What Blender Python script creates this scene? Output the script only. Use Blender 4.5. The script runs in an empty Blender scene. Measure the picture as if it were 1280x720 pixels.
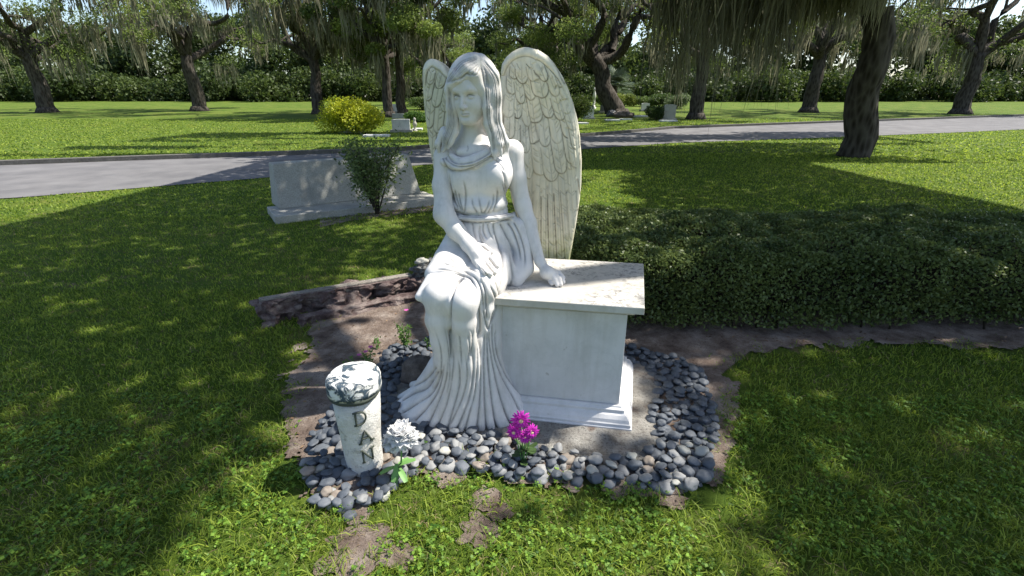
import bpy, math, random
import numpy as np
from mathutils import Vector, Matrix
R = math.radians
random.seed(7); RNG = np.random.default_rng(7)
SC = bpy.context.scene
COL = SC.collection
# ------------------------------------------------------------------ camera
F = 600.0; PITCH = R(21.4); CH = 1.5            # focal length in photo pixels, downward pitch, eye height
cam_d = bpy.data.cameras.new('camera'); cam = bpy.data.objects.new('camera', cam_d); COL.objects.link(cam)
cam.location = (0, 0, CH); cam.rotation_euler = (R(90) - PITCH, 0, 0)
cam_d.sensor_width = 36; cam_d.lens = 36 * F / 1280; cam_d.clip_end = 1000; cam_d.clip_start = .02
SC.camera = cam
# ------------------------------------------------------------------ sky, sun, exposure
SUN_EL = R(56); SUN_AZ = R(13)                  # azimuth of the sun: 0 = from +X (right), positive = towards +Y (behind the statue)
w = bpy.data.worlds.new('World'); SC.world = w; w.use_nodes = True
wn = w.node_tree; bg = wn.nodes['Background']
sky = wn.nodes.new('ShaderNodeTexSky'); sky.sky_type = 'NISHITA'; sky.sun_disc = False
sky.sun_elevation = SUN_EL; sky.sun_rotation = R(90) - SUN_AZ
sky.air_density = 1.0; sky.dust_density = 1.4; sky.ozone_density = 1.0
wn.links.new(sky.outputs[0], bg.inputs[0]); bg.inputs[1].default_value = .125
sd = bpy.data.lights.new('sun', 'SUN'); sun = bpy.data.objects.new('sun', sd); COL.objects.link(sun)
sd.energy = 5.0; sd.angle = R(.6); sd.color = (1, .95, .86)
SDIR = Vector((math.cos(SUN_EL) * math.cos(SUN_AZ), math.cos(SUN_EL) * math.sin(SUN_AZ), math.sin(SUN_EL)))
sun.rotation_euler = SDIR.to_track_quat('Z', 'Y').to_euler()
SC.view_settings.view_transform = 'Standard'; SC.view_settings.look = 'None'
SC.view_settings.exposure = .92; SC.view_settings.gamma = 1
SC.cycles.max_bounces = 6; SC.cycles.transparent_max_bounces = 8
# ------------------------------------------------------------------ measuring helpers: photo pixel -> point in the place
CP, SP = math.cos(PITCH), math.sin(PITCH)
def at(u, v, Y):
    dx = (u - 640) / F; up = (360 - v) / F
    d = (dx, CP + up * SP, -SP + up * CP); t = Y / d[1]
    return np.array([d[0] * t, Y, CH + d[2] * t])
def gz(u, v, z=0.0):
    dx = (u - 640) / F; up = (360 - v) / F
    d = (dx, CP + up * SP, -SP + up * CP); t = (z - CH) / d[2]
    return np.array([d[0] * t, d[1] * t, z])
def proj(P):
    P = np.asarray(P, float); y = P[..., 1]; z = P[..., 2] - CH
    dep = y * CP - z * SP; up = y * SP + z * CP
    return 640 + F * P[..., 0] / dep, 360 - F * up / dep, dep
# ------------------------------------------------------------------ objects
def tag(o, label=None, cat=None, group=None, kind=None):
    if label: o['label'] = label
    if cat: o['category'] = cat
    if group: o['group'] = group
    if kind: o['kind'] = kind
    return o
def empty(name, loc=(0, 0, 0)):
    o = bpy.data.objects.new(name, None); COL.objects.link(o); o.location = loc; o.empty_display_size = .1
    return o
def link(name, me, mat=None, parent=None):
    o = bpy.data.objects.new(name, me); COL.objects.link(o)
    if mat is not None and not me.materials: me.materials.append(mat)
    if parent is not None:
        o.parent = parent; o.location = -parent.location if parent.type == 'EMPTY' and parent.parent is None else (0, 0, 0)
    return o
def mesh(name, V, Fc, smooth=False):
    V = np.asarray(V, np.float32); me = bpy.data.meshes.new(name)
    if isinstance(Fc, np.ndarray):
        n, k = Fc.shape
        me.vertices.add(len(V)); me.vertices.foreach_set('co', V.ravel())
        me.loops.add(n * k); me.loops.foreach_set('vertex_index', Fc.astype(np.int32).ravel())
        me.polygons.add(n); me.polygons.foreach_set('loop_start', np.arange(0, n * k, k, dtype=np.int32))
        me.update(calc_edges=True)
    else:
        me.from_pydata([tuple(map(float, v)) for v in V], [], Fc); me.update()
    if smooth: me.polygons.foreach_set('use_smooth', np.ones(len(me.polygons), bool))
    return me
def fattr(me, name, vals):
    a = me.attributes.new(name, 'FLOAT', 'POINT'); a.data.foreach_set('value', np.asarray(vals, np.float32))
class MB:
    def __init__(s): s.v = []; s.f = []
    def add(s, V, Fc):
        b = len(s.v); s.v += [tuple(map(float, p)) for p in V]; s.f += [tuple(int(i) + b for i in f) for f in Fc]
    def box(s, c, h, rz=0):
        ca, sa = math.cos(rz), math.sin(rz); V = []
        for z in (-1, 1):
            for x, y in ((-1, -1), (1, -1), (1, 1), (-1, 1)):
                a, b = x * h[0], y * h[1]; V.append((c[0] + a * ca - b * sa, c[1] + a * sa + b * ca, c[2] + z * h[2]))
        s.add(V, [(3, 2, 1, 0), (4, 5, 6, 7), (0, 1, 5, 4), (1, 2, 6, 5), (2, 3, 7, 6), (3, 0, 4, 7)])
    def tube(s, pts, rad, n=8, cap=True, jit=0):
        pts = [Vector(p) for p in pts]; rings = []
        for i, p in enumerate(pts):
            t = (pts[min(i + 1, len(pts) - 1)] - pts[max(i - 1, 0)]).normalized()
            a = Vector((0, 0, 1)) if abs(t.z) < .8 else Vector((1, 0, 0))
            x = t.cross(a).normalized(); y = t.cross(x)
            r = rad[i] if hasattr(rad, '__len__') else rad
            rings.append([p + (x * math.cos(k * 2 * math.pi / n) + y * math.sin(k * 2 * math.pi / n)) * r * (1 + random.uniform(-jit, jit)) for k in range(n)])
        V = [q for rg in rings for q in rg]; Fc = []
        for i in range(len(rings) - 1):
            for k in range(n): Fc.append((i * n + k, i * n + (k + 1) % n, (i + 1) * n + (k + 1) % n, (i + 1) * n + k))
        if cap: Fc.append(tuple(range(n - 1, -1, -1))); Fc.append(tuple((len(rings) - 1) * n + k for k in range(n)))
        s.add(V, Fc)
    def build(s, name, mat, parent=None, smooth=False, bevel=0):
        me = mesh(name, s.v, s.f, smooth); o = link(name, me, mat, parent)
        if bevel:
            m = o.modifiers.new('b', 'BEVEL'); m.width = bevel; m.segments = 2; m.limit_method = 'ANGLE'
        return o
# ------------------------------------------------------------------ materials
def mat(name, build, rough=.8, spec=.3):
    m = bpy.data.materials.new(name); m.use_nodes = True; n = m.node_tree.nodes; l = m.node_tree.links
    b = n['Principled BSDF']; b.inputs['Roughness'].default_value = rough; b.inputs['Specular IOR Level'].default_value = spec
    build(n, l, b); return m
def noise(n, l, scale, detail=5, rough=.6, coord='Object', vec=None, dist=0):
    t = n.new('ShaderNodeTexNoise'); t.inputs['Scale'].default_value = scale; t.inputs['Detail'].default_value = detail
    t.inputs['Roughness'].default_value = rough; t.inputs['Distortion'].default_value = dist
    if vec is None:
        c = n.new('ShaderNodeTexCoord'); vec = c.outputs[coord]
    l.new(vec, t.inputs['Vector']); return t.outputs['Fac']
def ramp(n, l, fac, stops):
    r = n.new('ShaderNodeValToRGB'); e = r.color_ramp.elements
    while len(e) > 1: e.remove(e[-1])
    e[0].position = stops[0][0]; e[0].color = (*stops[0][1], 1)
    for p, c in stops[1:]: q = e.new(p); q.color = (*c, 1)
    l.new(fac, r.inputs[0]); return r.outputs[0]
def val(n, l, fac, lo, hi):
    r = n.new('ShaderNodeMapRange'); r.inputs[1].default_value = lo; r.inputs[2].default_value = hi; l.new(fac, r.inputs[0]); return r.outputs[0]
def mix(n, l, f, a, b, mode='MIX'):
    m = n.new('ShaderNodeMix'); m.data_type = 'RGBA'; m.blend_type = mode
    for s, x in ((m.inputs[0], f), (m.inputs[6], a), (m.inputs[7], b)):
        if isinstance(x, (int, float)): s.default_value = x
        elif isinstance(x, tuple): s.default_value = (*x, 1)
        else: l.new(x, s)
    return m.outputs[2]
def mul(n, l, a, b, op='MULTIPLY'):
    m = n.new('ShaderNodeMath'); m.operation = op; m.use_clamp = False
    for s, x in ((m.inputs[0], a), (m.inputs[1], b)):
        if isinstance(x, (int, float)): s.default_value = x
        else: l.new(x, s)
    return m.outputs[0]
def bump(n, l, b, h, strength=.4, dist=.01):
    k = n.new('ShaderNodeBump'); k.inputs['Strength'].default_value = strength; k.inputs['Distance'].default_value = dist
    l.new(h, k.inputs['Height']); l.new(k.outputs[0], b.inputs['Normal'])
def attr(n, name):
    a = n.new('ShaderNodeAttribute'); a.attribute_name = name; return a.outputs['Fac']
# ------------------------------------------------------------------ carving: a signed distance field turned into one continuous surface
class SDF:
    def __init__(s, lo, hi, h):
        s.lo = np.array(lo, float); s.h = h; s.n = np.ceil((np.array(hi) - s.lo) / h).astype(int) + 1
        s.F = np.full(s.n, 9.0, np.float32)
        s.ax = [(s.lo[i] + np.arange(s.n[i]) * h).astype(np.float32) for i in range(3)]
    def block(s, lo, hi):
        a = np.maximum(np.floor((np.array(lo) - s.lo) / s.h).astype(int), 0); b = np.minimum(np.ceil((np.array(hi) - s.lo) / s.h).astype(int) + 1, s.n)
        if np.any(b <= a): return None
        sl = tuple(slice(a[i], b[i]) for i in range(3))
        return sl, s.ax[0][sl[0]][:, None, None], s.ax[1][sl[1]][None, :, None], s.ax[2][sl[2]][None, None, :]
    def put(s, sl, d, k, op):
        f = s.F[sl]; k = max(k, 1e-5)
        if op == 'add':
            h = np.maximum(k - np.abs(f - d), 0) / k; s.F[sl] = np.minimum(f, d) - h * h * k * .25
        else:
            d = -d; h = np.maximum(k - np.abs(f - d), 0) / k; s.F[sl] = np.maximum(f, d) + h * h * k * .25
    def cap(s, a, b, r1, r2=None, k=.02, op='add', flat=None):
        r2 = r1 if r2 is None else r2; a = np.array(a, np.float32); b = np.array(b, np.float32); m = max(r1, r2) * 1.1 + k + 3 * s.h
        B = s.block(np.minimum(a, b) - m, np.maximum(a, b) + m)
        if B is None: return
        sl, x, y, z = B; d = b - a; L = max(float(d @ d), 1e-9)
        px, py, pz = x - a[0], y - a[1], z - a[2]
        t = np.clip((px * d[0] + py * d[1] + pz * d[2]) / L, 0, 1)
        qx, qy, qz = px - t * d[0], py - t * d[1], pz - t * d[2]
        q2 = qx * qx + qy * qy + qz * qz
        if flat is not None:                       # flat = (axis, factor): thinner along axis
            n = np.array(flat[0], np.float32); n /= np.linalg.norm(n); e = qx * n[0] + qy * n[1] + qz * n[2]
            q2 = q2 + e * e * (1 / flat[1] ** 2 - 1)
        s.put(sl, np.sqrt(q2) - (r1 + t * (r2 - r1)), k, op)
    def chain(s, pts, rad, k=.02, op='add', flat=None):
        for i in range(len(pts) - 1): s.cap(pts[i], pts[i + 1], rad[i], rad[i + 1], k if i == 0 else min(k, .02), op, flat)
    def ell(s, c, r, k=.02, op='add', M=None):
        c = np.array(c, np.float32); r = np.array(r, np.float32); m = r.max() + k + 3 * s.h
        B = s.block(c - m, c + m)
        if B is None: return
        sl, x, y, z = B; x, y, z = x - c[0], y - c[1], z - c[2]
        if M is not None:
            M = np.array(M, np.float32); x, y, z = (M[i][0] * x + M[i][1] * y + M[i][2] * z for i in range(3))
        k0 = np.sqrt((x / r[0]) ** 2 + (y / r[1]) ** 2 + (z / r[2]) ** 2); k1 = np.sqrt((x / r[0] ** 2) ** 2 + (y / r[1] ** 2) ** 2 + (z / r[2] ** 2) ** 2)
        s.put(sl, k0 * (k0 - 1) / np.maximum(k1, 1e-6), k, op)
    def stack(s, rows, k=.02):                      # rows (z, cx, cy, rx, ry), z rising
        rows = np.array(rows, float); rows = rows[np.argsort(rows[:, 0])]
        z0, z1 = rows[0, 0], rows[-1, 0]; m = .05
        B = s.block((rows[:, 1].min() - rows[:, 3].max() - m, rows[:, 2].min() - rows[:, 4].max() - m, z0 - m), (rows[:, 1].max() + rows[:, 3].max() + m, rows[:, 2].max() + rows[:, 4].max() + m, z1 + m))
        sl, x, y, z = B; zz = z.ravel()
        cx, cy, rx, ry = (np.interp(zz, rows[:, 0], rows[:, i]).astype(np.float32)[None, None, :] for i in (1, 2, 3, 4))
        q = (np.sqrt(((x - cx) / rx) ** 2 + ((y - cy) / ry) ** 2) - 1) * np.minimum(rx, ry) * .85
        q = np.maximum(q, np.maximum(z0 - z, z - z1)); s.put(sl, q, k, 'add')
    def mesh(s):
        Fd = s.F; neg = Fd < 0
        nx, ny, nz = s.n; c = np.zeros((nx - 1, ny - 1, nz - 1), np.int8)
        for i in (0, 1):
            for j in (0, 1):
                for k in (0, 1): c += neg[i:nx - 1 + i, j:ny - 1 + j, k:nz - 1 + k]
        I, J, K = np.nonzero((c > 0) & (c < 8)); P = np.zeros((len(I), 3)); W = np.zeros(len(I))
        co = [(i, j, k) for i in (0, 1) for j in (0, 1) for k in (0, 1)]
        for a in co:
            for ax in range(3):
                if a[ax]: continue
                b = list(a); b[ax] = 1
                fa = Fd[I + a[0], J + a[1], K + a[2]]; fb = Fd[I + b[0], J + b[1], K + b[2]]
                m = (fa < 0) != (fb < 0); t = np.where(m, fa / np.where(m, fa - fb, 1), 0)
                q = np.array(a, float)[None, :] + np.eye(3)[ax][None, :] * t[:, None]
                P += q * m[:, None]; W += m
        P = P / W[:, None] + np.stack([I, J, K], 1); V = s.lo + P * s.h
        idx = np.full(c.shape, -1, np.int32); idx[I, J, K] = np.arange(len(I)); Q = []
        for ax in range(3):
            o = [(1, 2), (2, 0), (0, 1)][ax]
            sa = [slice(1, -1)] * 3; sa[ax] = slice(0, -1); sb = list(sa); sb[ax] = slice(1, None)
            A, Bn = neg[tuple(sa)], neg[tuple(sb)]; e = np.stack(np.nonzero(A != Bn), 1); fl = A[tuple(e.T)]
            base = e.copy(); base[:, o[0]] += 1; base[:, o[1]] += 1      # grid vertex index
            def cell(du, dv):
                q = base.copy(); q[:, o[0]] += du; q[:, o[1]] += dv; return idx[q[:, 0], q[:, 1], q[:, 2]]
            q = np.stack([cell(-1, -1), cell(0, -1), cell(0, 0), cell(-1, 0)], 1)
            q[~fl] = q[~fl][:, ::-1]; Q.append(q)
        Q = np.concatenate(Q); return V, Q[(Q >= 0).all(1)]
def normals(V, Q):
    n = np.cross(V[Q[:, 2]] - V[Q[:, 0]], V[Q[:, 3]] - V[Q[:, 1]]); N = np.zeros_like(V)
    for i in range(4): np.add.at(N, Q[:, i], n)
    return N / np.maximum(np.linalg.norm(N, axis=1), 1e-12)[:, None]
def relax(V, Q, it=2, lam=.5):
    for _ in range(it):
        S = np.zeros_like(V); n = np.zeros(len(V))
        for i in range(4):
            j = Q[:, (i + 1) % 4]; np.add.at(S, Q[:, i], V[j]); np.add.at(n, Q[:, i], 1)
            np.add.at(S, j, V[Q[:, i]]); np.add.at(n, j, 1)
        V = V + lam * (S / np.maximum(n, 1)[:, None] - V)
    return V
def spline(p, n=8):
    p = np.array(p, float)
    if len(p) < 3: return p
    out = []
    for i in range(len(p) - 1):
        a, b, c, d = p[max(i - 1, 0)], p[i], p[i + 1], p[min(i + 2, len(p) - 1)]
        for t in np.linspace(0, 1, n, endpoint=False):
            out.append(.5 * (2 * b + (c - a) * t + (2 * a - 5 * b + 4 * c - d) * t * t + (3 * b - a - 3 * c + d) * t ** 3))
    out.append(p[-1]); return np.array(out)
def chisel(V, Q, strokes, dirtw=1.1, gain=None):
    """each stroke is a carved line (points measured on the photograph, width px, depth m); depth > 0 cuts a crease, < 0 raises a rib"""
    N = normals(V, Q); u, v, dep = proj(V); view = V - np.array([0, 0, CH]); view /= np.linalg.norm(view, axis=1)[:, None]
    face = np.clip(-(N * view).sum(1) * 2.2 + .25, 0, 1); D = np.zeros(len(V)); dirt = np.zeros(len(V))
    for st in strokes:
        pts, wd, A = st[0], st[1], st[2]; P = spline(pts); lo = P.min(0) - 3 * wd; hi = P.max(0) + 3 * wd
        m = np.nonzero((u > lo[0]) & (u < hi[0]) & (v > lo[1]) & (v < hi[1]) & (face > 0))[0]
        if not len(m): continue
        best = np.full(len(m), 1e9); bt = np.zeros(len(m)); X = np.stack([u[m], v[m]], 1)
        L = np.linalg.norm(np.diff(P, axis=0), axis=1); T = np.concatenate([[0], np.cumsum(L)]); T /= T[-1]
        for i in range(len(P) - 1):
            d = P[i + 1] - P[i]; t = np.clip(((X - P[i]) @ d) / max(d @ d, 1e-9), 0, 1); q = np.linalg.norm(X - P[i] - t[:, None] * d, axis=1)
            b = q < best; best[b] = q[b]; bt[b] = T[i] + t[b] * (T[i + 1] - T[i])
        e0, e1 = (st[3] if len(st) > 3 else (.15, .15))
        tap = np.clip(bt / e0, 0, 1) if e0 else 1.0; tap = tap * (np.clip((1 - bt) / e1, 0, 1) if e1 else 1.0)
        tap = tap * tap * (3 - 2 * tap)
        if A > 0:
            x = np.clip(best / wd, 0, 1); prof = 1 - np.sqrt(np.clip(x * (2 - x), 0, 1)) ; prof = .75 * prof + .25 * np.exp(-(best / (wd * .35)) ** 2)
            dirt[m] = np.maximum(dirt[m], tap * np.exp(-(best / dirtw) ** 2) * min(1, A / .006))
        else: prof = np.exp(-(best / wd) ** 2 * 2)
        D[m] -= A * prof * tap
    if gain is not None: D = D * gain(V)
    return V + N * (D * face)[:, None], dirt * face
# ------------------------------------------------------------------ marble
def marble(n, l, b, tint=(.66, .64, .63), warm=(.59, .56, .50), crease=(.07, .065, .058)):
    big = val(n, l, noise(n, l, 2.2, 4, .6), .38, .68); fine = noise(n, l, 24, 6, .7)
    c = mix(n, l, mul(n, l, big, .75), tint, warm)
    streak = val(n, l, noise(n, l, 9, 5, .7), .52, .78)
    c = mix(n, l, mul(n, l, streak, .45), c, (.36, .36, .34))
    mp = n.new('ShaderNodeMapping'); mp.inputs['Scale'].default_value = (1, 1, .14); tc = n.new('ShaderNodeTexCoord'); l.new(tc.outputs['Object'], mp.inputs[0])
    c = mix(n, l, mul(n, l, val(n, l, noise(n, l, 16, 5, .7, vec=mp.outputs[0]), .50, .72), .40), c, (.33, .325, .29))
    c = mix(n, l, mul(n, l, attr(n, 'moss'), val(n, l, fine, .25, .6)), c, (.40, .42, .17))
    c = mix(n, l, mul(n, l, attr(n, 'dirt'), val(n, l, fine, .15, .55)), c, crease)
    l.new(c, b.inputs['Base Color'])
    b.inputs['Roughness'].default_value = .5; bump(n, l, b, noise(n, l, 160, 4, .7), .15, .002)
M_marble = mat('carved_marble', marble, .5, .35)
M_wing = mat('wing_marble', lambda n, l, b: marble(n, l, b, (.76, .71, .58), (.68, .61, .42), (.05, .04, .025)), .55, .3)

angel = empty('angel_statue', (.0, 2.3, 0))
tag(angel, 'white marble angel seated on the marble bench, wings raised, gown flowing to the pebbles', 'statue')
angel.location = (-.1, 2.25, 0)
def place(V, Q, name, strokes, m=M_marble, moss=None, it=1, dirtw=1.0, gain=None, dirtk=.65):
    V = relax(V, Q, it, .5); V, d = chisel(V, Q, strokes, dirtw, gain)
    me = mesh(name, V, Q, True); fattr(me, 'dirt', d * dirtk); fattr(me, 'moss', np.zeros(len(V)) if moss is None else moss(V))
    return link(name, me, m, angel)

# ---------------- gown
KL, KR = at(547, 370, 1.96), at(578, 378, 1.935)
HL, HR = at(588, 318, 2.36), at(622, 322, 2.36)
def legs(S, e, low=1):
    f = .60 if low == 0 else 1.0
    S.cap(HL, HL + (KL - HL) * f, .092 + e, .092 + e - .039 * f, .03); S.cap(HR, HR + (KR - HR) * f, .095 + e, .095 + e - .038 * f, .03)
    if low == 1:
        S.chain([KL, at(547, 400, 1.965), at(553, 425, 1.985), at(559, 450, 2.02)], [.053, .053, .047, .036], .05)
        S.chain([KR, at(579.5, 403, 1.945), at(583, 425, 1.97), at(586, 450, 2.01)], [.056, .054, .047, .036], .05)
    if low == 2:
        S.chain([KL, at(547, 400, 1.964), at(554, 425, 1.978), at(560, 452, 1.985), at(564, 495, 2.01)], [.042, .0525, .056, .057, .045], .03)
        S.chain([KR, at(579.5, 403, 1.945), at(583, 425, 1.96), at(586, 452, 1.97), at(589, 495, 2.0)], [.045, .0535, .056, .057, .045], .03)
G = SDF((-.62, 1.72, -.03), (.2, 2.62, 1.36), .0042)
# torso
G.ell(at(598, 222, 2.38), (.150, .105, .165), .03)
G.ell(at(578, 222, 2.325), (.066, .072, .078), .05); G.ell(at(620, 220, 2.32), (.070, .076, .080), .05)
G.ell(at(598, 254, 2.36), (.146, .102, .060), .03)
G.ell(at(605, 275, 2.37), (.132, .095, .06), .03)
G.ell(at(608, 300, 2.37), (.165, .125, .11), .05)
G.ell(at(609, 330, 2.37), (.185, .16, .12), .05)
G.cap(at(578, 292, 2.34), at(560, 320, 2.25), .07, .06, .05)
# shoulders cloth and collar
G.cap(at(563, 196, 2.36), at(572, 215, 2.34), .040, .045, .03); G.cap(at(632, 190, 2.37), at(628, 215, 2.35), .036, .045, .03)
G.chain([at(553, 193, 2.37), at(557, 203, 2.31), at(572, 209, 2.268), at(592, 205, 2.262), at(612, 196, 2.285), at(632, 181, 2.345)], [.020, .022, .025, .025, .022, .02], .012, flat=((0, .5, 1), .8))
G.chain([at(562, 185, 2.36), at(564, 196, 2.31), at(577, 202, 2.273), at(592, 198, 2.268), at(609, 190, 2.29), at(622, 182, 2.33)], [.014, .016, .017, .017, .016, .015], .008)
# belt
G.chain([at(567, 268, 2.35), at(575, 272, 2.285), at(597, 274, 2.265), at(622, 273, 2.27), at(636, 270, 2.31), at(643, 267, 2.38)], [.012, .013, .013, .013, .012, .010], .012)
# lap
legs(G, .012, 0)
G.cap(at(556, 325, 2.2), at(543, 343, 2.11), .055, .046, .03)
G.chain([at(648, 285, 2.34), at(655, 310, 2.30), at(656, 335, 2.24), at(646, 352, 2.18)], [.05, .045, .042, .03], .04)
G.cap(at(622, 335, 2.22), at(606, 362, 2.02), .085, .06, .05)
# falling cloth beside the right knee
G.chain([at(600, 350, 2.04), at(604, 385, 2.02), at(606, 430, 2.03), at(606, 470, 2.02)], [.055, .052, .055, .06], .03)
G.chain([at(620, 352, 2.10), at(615, 390, 2.07), at(612, 430, 2.07)], [.045, .035, .045], .03)
legs(G, -.004, 2)
rows = []
for v, uL, uR, Yc, ry in ((380, 570, 624, 2.13, .07), (405, 545, 623, 2.13, .145), (430, 544, 625, 2.12, .176), (455, 542, 632, 2.11, .19), (470, 537, 640, 2.10, .192), (482, 528, 647, 2.09, .195), (492, 517, 655, 2.09, .200), (500, 507, 662, 2.09, .206), (508, 496, 668, 2.09, .205)):
    a, b2 = at(uL, v, Yc), at(uR, v, Yc); rows.append(((a[2] + b2[2]) / 2, (a[0] + b2[0]) / 2, Yc, (b2[0] - a[0]) / 2, ry))
r0 = rows[-1]; rows.append((.012, r0[1], r0[2], r0[3] * .985, r0[4] * .985)); rows.append((-.02, r0[1], r0[2], r0[3] * .93, r0[4] * .93))
G.stack(rows, .07)
for u, v, Y in ((516, 481, 2.24), (501, 497, 2.18), (495, 509, 2.10)):
    e = at(u, v, Y); G.chain([at(547, 460, 2.08), at(533, 480, 2.12), e], [.03, .030, .019], .05)
# cut away the seat where the bench stands, and level the base
V, Q = G.mesh()
gown_strokes = [
 # bust: folds gathered to the belt
 ([(561,214),(562,232),(566,248),(573,262)],5,.012,(.3,.1)), ([(578,222),(582,240),(581,258),(580,268)],4,.010,(.3,.1)),
 ([(568,236),(571,250),(577,265)],3,.008), ([(573,240),(575,252),(579,266)],2.5,.006),
 ([(590,246),(591,257),(597,268)],4,.010,(.3,.1)), ([(598,243),(600,256),(603,269)],3.5,.008,(.4,.1)), ([(612,248),(610,258),(604,269)],3.5,.009,(.3,.1)),
 ([(617,240),(616,254),(609,269)],3.5,.008,(.3,.1)), ([(621,232),(622,248),(618,262),(614,269)],4,.012,(.3,.1)), ([(627,226),(633,244),(636,262)],4,.012,(.3,.1)),
 ([(622,205),(630,218),(633,235),(638,252)],3.5,.011,(.3,.1)), ([(605,199),(616,197),(626,206),(632,216)],3.5,.009),
 ([(586,218),(588,240),(588,262)],-4,.0), 
 # collar
 ([(553,190),(556,206),(566,214),(584,213),(602,205),(617,195),(630,184)],4,.011,(.05,.1)), ([(558,186),(561,197),(572,204),(588,203),(602,197),(616,188)],3.5,.009,(.05,.1)),
 ([(556,192),(560,201),(572,208),(590,207),(608,198),(624,186)],3,.007,(.05,.1)),
 # belt
 ([(566,266),(580,270),(600,271),(625,270),(643,265)],2.6,.008,(.03,.03)), ([(567,273),(580,277),(600,278),(625,276),(644,271)],2.8,.009,(.03,.03)), ([(568,270),(590,274.5),(622,273.5),(643,268)],1.6,.003,(.03,.03)),
 # waist to lap
 ([(578,277),(580,286),(583,296)],3,.007,(.05,.4)), ([(590,278),(592,290),(596,302)],4,.010,(.05,.4)), ([(604,279),(604,290),(610,300)],4,.012,(.05,.3)),
 ([(609,279),(612,290),(618,302)],3,.010,(.05,.3)), ([(617,278),(618,290),(624,308),(629,322)],5,.014,(.05,.3)), ([(625,278),(632,292),(640,310),(646,338)],6,.015,(.05,.3)),
 ([(634,277),(642,292),(648,312),(651,330)],4,.014,(.05,.3)), ([(641,276),(650,295),(656,318),(655,340)],4,.012,(.05,.3)), ([(600,280),(600,290),(606,303)],2.5,.006),
 ([(597,280),(601,300),(612,318),(622,330)],4,.008,(.2,.3)), ([(622,300),(628,320),(629,345),(622,372)],5,.012,(.3,.3)), ([(636,312),(640,330),(641,348),(634,362)],4,.012,(.3,.2)),
 # lap cloth over the thighs
 ([(556,318),(570,328),(590,337),(602,344)],5,.006,(.2,.3)), ([(548,327),(564,332),(582,340),(596,352)],4.5,.006,(.2,.3)),
 ([(540,337),(556,337),(573,341),(588,350)],3.5,.006,(.2,.3)),
 ([(528,352),(541,342.5),(562,341),(581,345.5)],2.4,.014,(.15,.05)), ([(578,344),(588,349),(594,362),(598,385),(600,410),(599,440)],3.0,.016,(.1,.2)),
 ([(600,348),(606,362),(608,380),(609,402)],4,.016,(.2,.1)), ([(609,350),(618,368),(621,385),(612,412)],3.5,.011,(.2,.2)), ([(586,340),(597,352),(603,370),(605,396)],3.5,.011,(.2,.3)),
 ([(592,338),(604,350),(612,372),(611,406)],-3,-.006), ([(603,384),(608,406),(611,412),(614,402),(618,386)],3,.012),
 ([(619,350),(624,368),(624,382)],3,.008),
 ([(581,346),(570,356),(564,372),(562,400),(564,440),(562,470)],3.4,.022,(.05,.3)),
 # gown to the hem: long pleats
 ([(546,458),(533,474),(518,482)],4,.012,(.1,0)), ([(549,462),(534,484),(516,492),(502,500)],4.5,.014,(.1,0)), ([(552,462),(540,490),(522,503),(502,515)],5,.014,(.1,0)),
 ([(556,452),(548,485),(535,507),(517,526)],5.5,.014,(.15,0)), ([(561,440),(557,475),(545,508),(533,533)],6,.013,(.2,0)), ([(566,430),(566,465),(558,505),(545,536)],5,.011,(.2,0)),
 ([(572,445),(574,480),(566,512),(558,539)],5,.013,(.2,0)), ([(581,440),(584,470),(577,500),(560,536)],4,.010,(.2,.1)), ([(590,430),(592,465),(586,500),(569,542)],5,.014,(.2,0)),
 ([(596,400),(598,440),(594,490),(586,520),(580,544)],4,.013,(.1,0)), ([(599,410),(602,450),(600,500),(595,545)],4.5,.014,(.1,0)), ([(606,412),(606,450),(606,500),(609,546)],5,.016,(.1,0)),
 ([(610,413),(610,440),(613,480),(618,520),(624,547)],5,.018,(.1,0)), ([(612,410),(614,440),(622,480),(632,515),(645,543)],5,.015,(.1,0)), ([(616,400),(618,440),(628,470),(640,492),(650,512)],4.5,.014,(.1,0)),
 ([(620,410),(622,440),(633,468),(648,488),(660,500)],4,.013,(.1,0)), ([(588,500),(583,520),(575,543)],-5,-.004), ([(614,480),(607,510),(602,545)],-5,-.004),
 ([(553,398),(560,430),(562,470),(556,500)],4,.007,(.4,.2)), ([(541,405),(551,440),(549,470),(538,492)],4,.008,(.4,.1)), ([(571,400),(575,430),(577,465)],4,.008,(.4,.3)), ([(578,395),(586,402),(591,420),(588,450)],4,.009), ([(585,418),(587,436),(584,455)],3,.006),
]
def lowgrime(V): return .25 * np.clip(1 - V[:, 2] / .05, 0, 1)
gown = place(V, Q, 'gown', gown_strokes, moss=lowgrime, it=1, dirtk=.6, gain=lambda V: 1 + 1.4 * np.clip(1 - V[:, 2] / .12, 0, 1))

def ray_y(S, u, v, y0=1.6, y1=2.7):
    for Y in np.arange(y0, y1, .004):
        p = at(u, v, Y); i = np.round((p - S.lo) / S.h).astype(int)
        if np.all(i >= 0) and np.all(i < S.n) and S.F[tuple(i)] < 0: return Y
    return y1

# ---------------- body: head, neck, chest, arms, hands, knees and shins in one surface
B = SDF((-.62, 1.72, .05), (.32, 2.62, 1.72), .0034)
B.cap(at(590, 150, 2.355), at(592, 192, 2.38), .047, .060, .02)
B.cap(at(590, 178, 2.38), at(594, 186, 2.385), .062, .075, .04)
B.ell(at(597, 215, 2.385), (.145, .085, .16), .05)
B.cap(at(558, 195, 2.385), at(640, 188, 2.395), .050, .050, .05)
B.cap(at(574, 190, 2.305), at(608, 187, 2.31), .012, .012, .03)
B.ell(at(608, 320, 2.37), (.15, .11, .16), .05); B.ell(at(605, 265, 2.37), (.12, .085, .1), .05)
legs(B, 0, 1); B.cap(at(556, 330, 2.19), at(524, 371, 1.965), .050, .019, .035)
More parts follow.
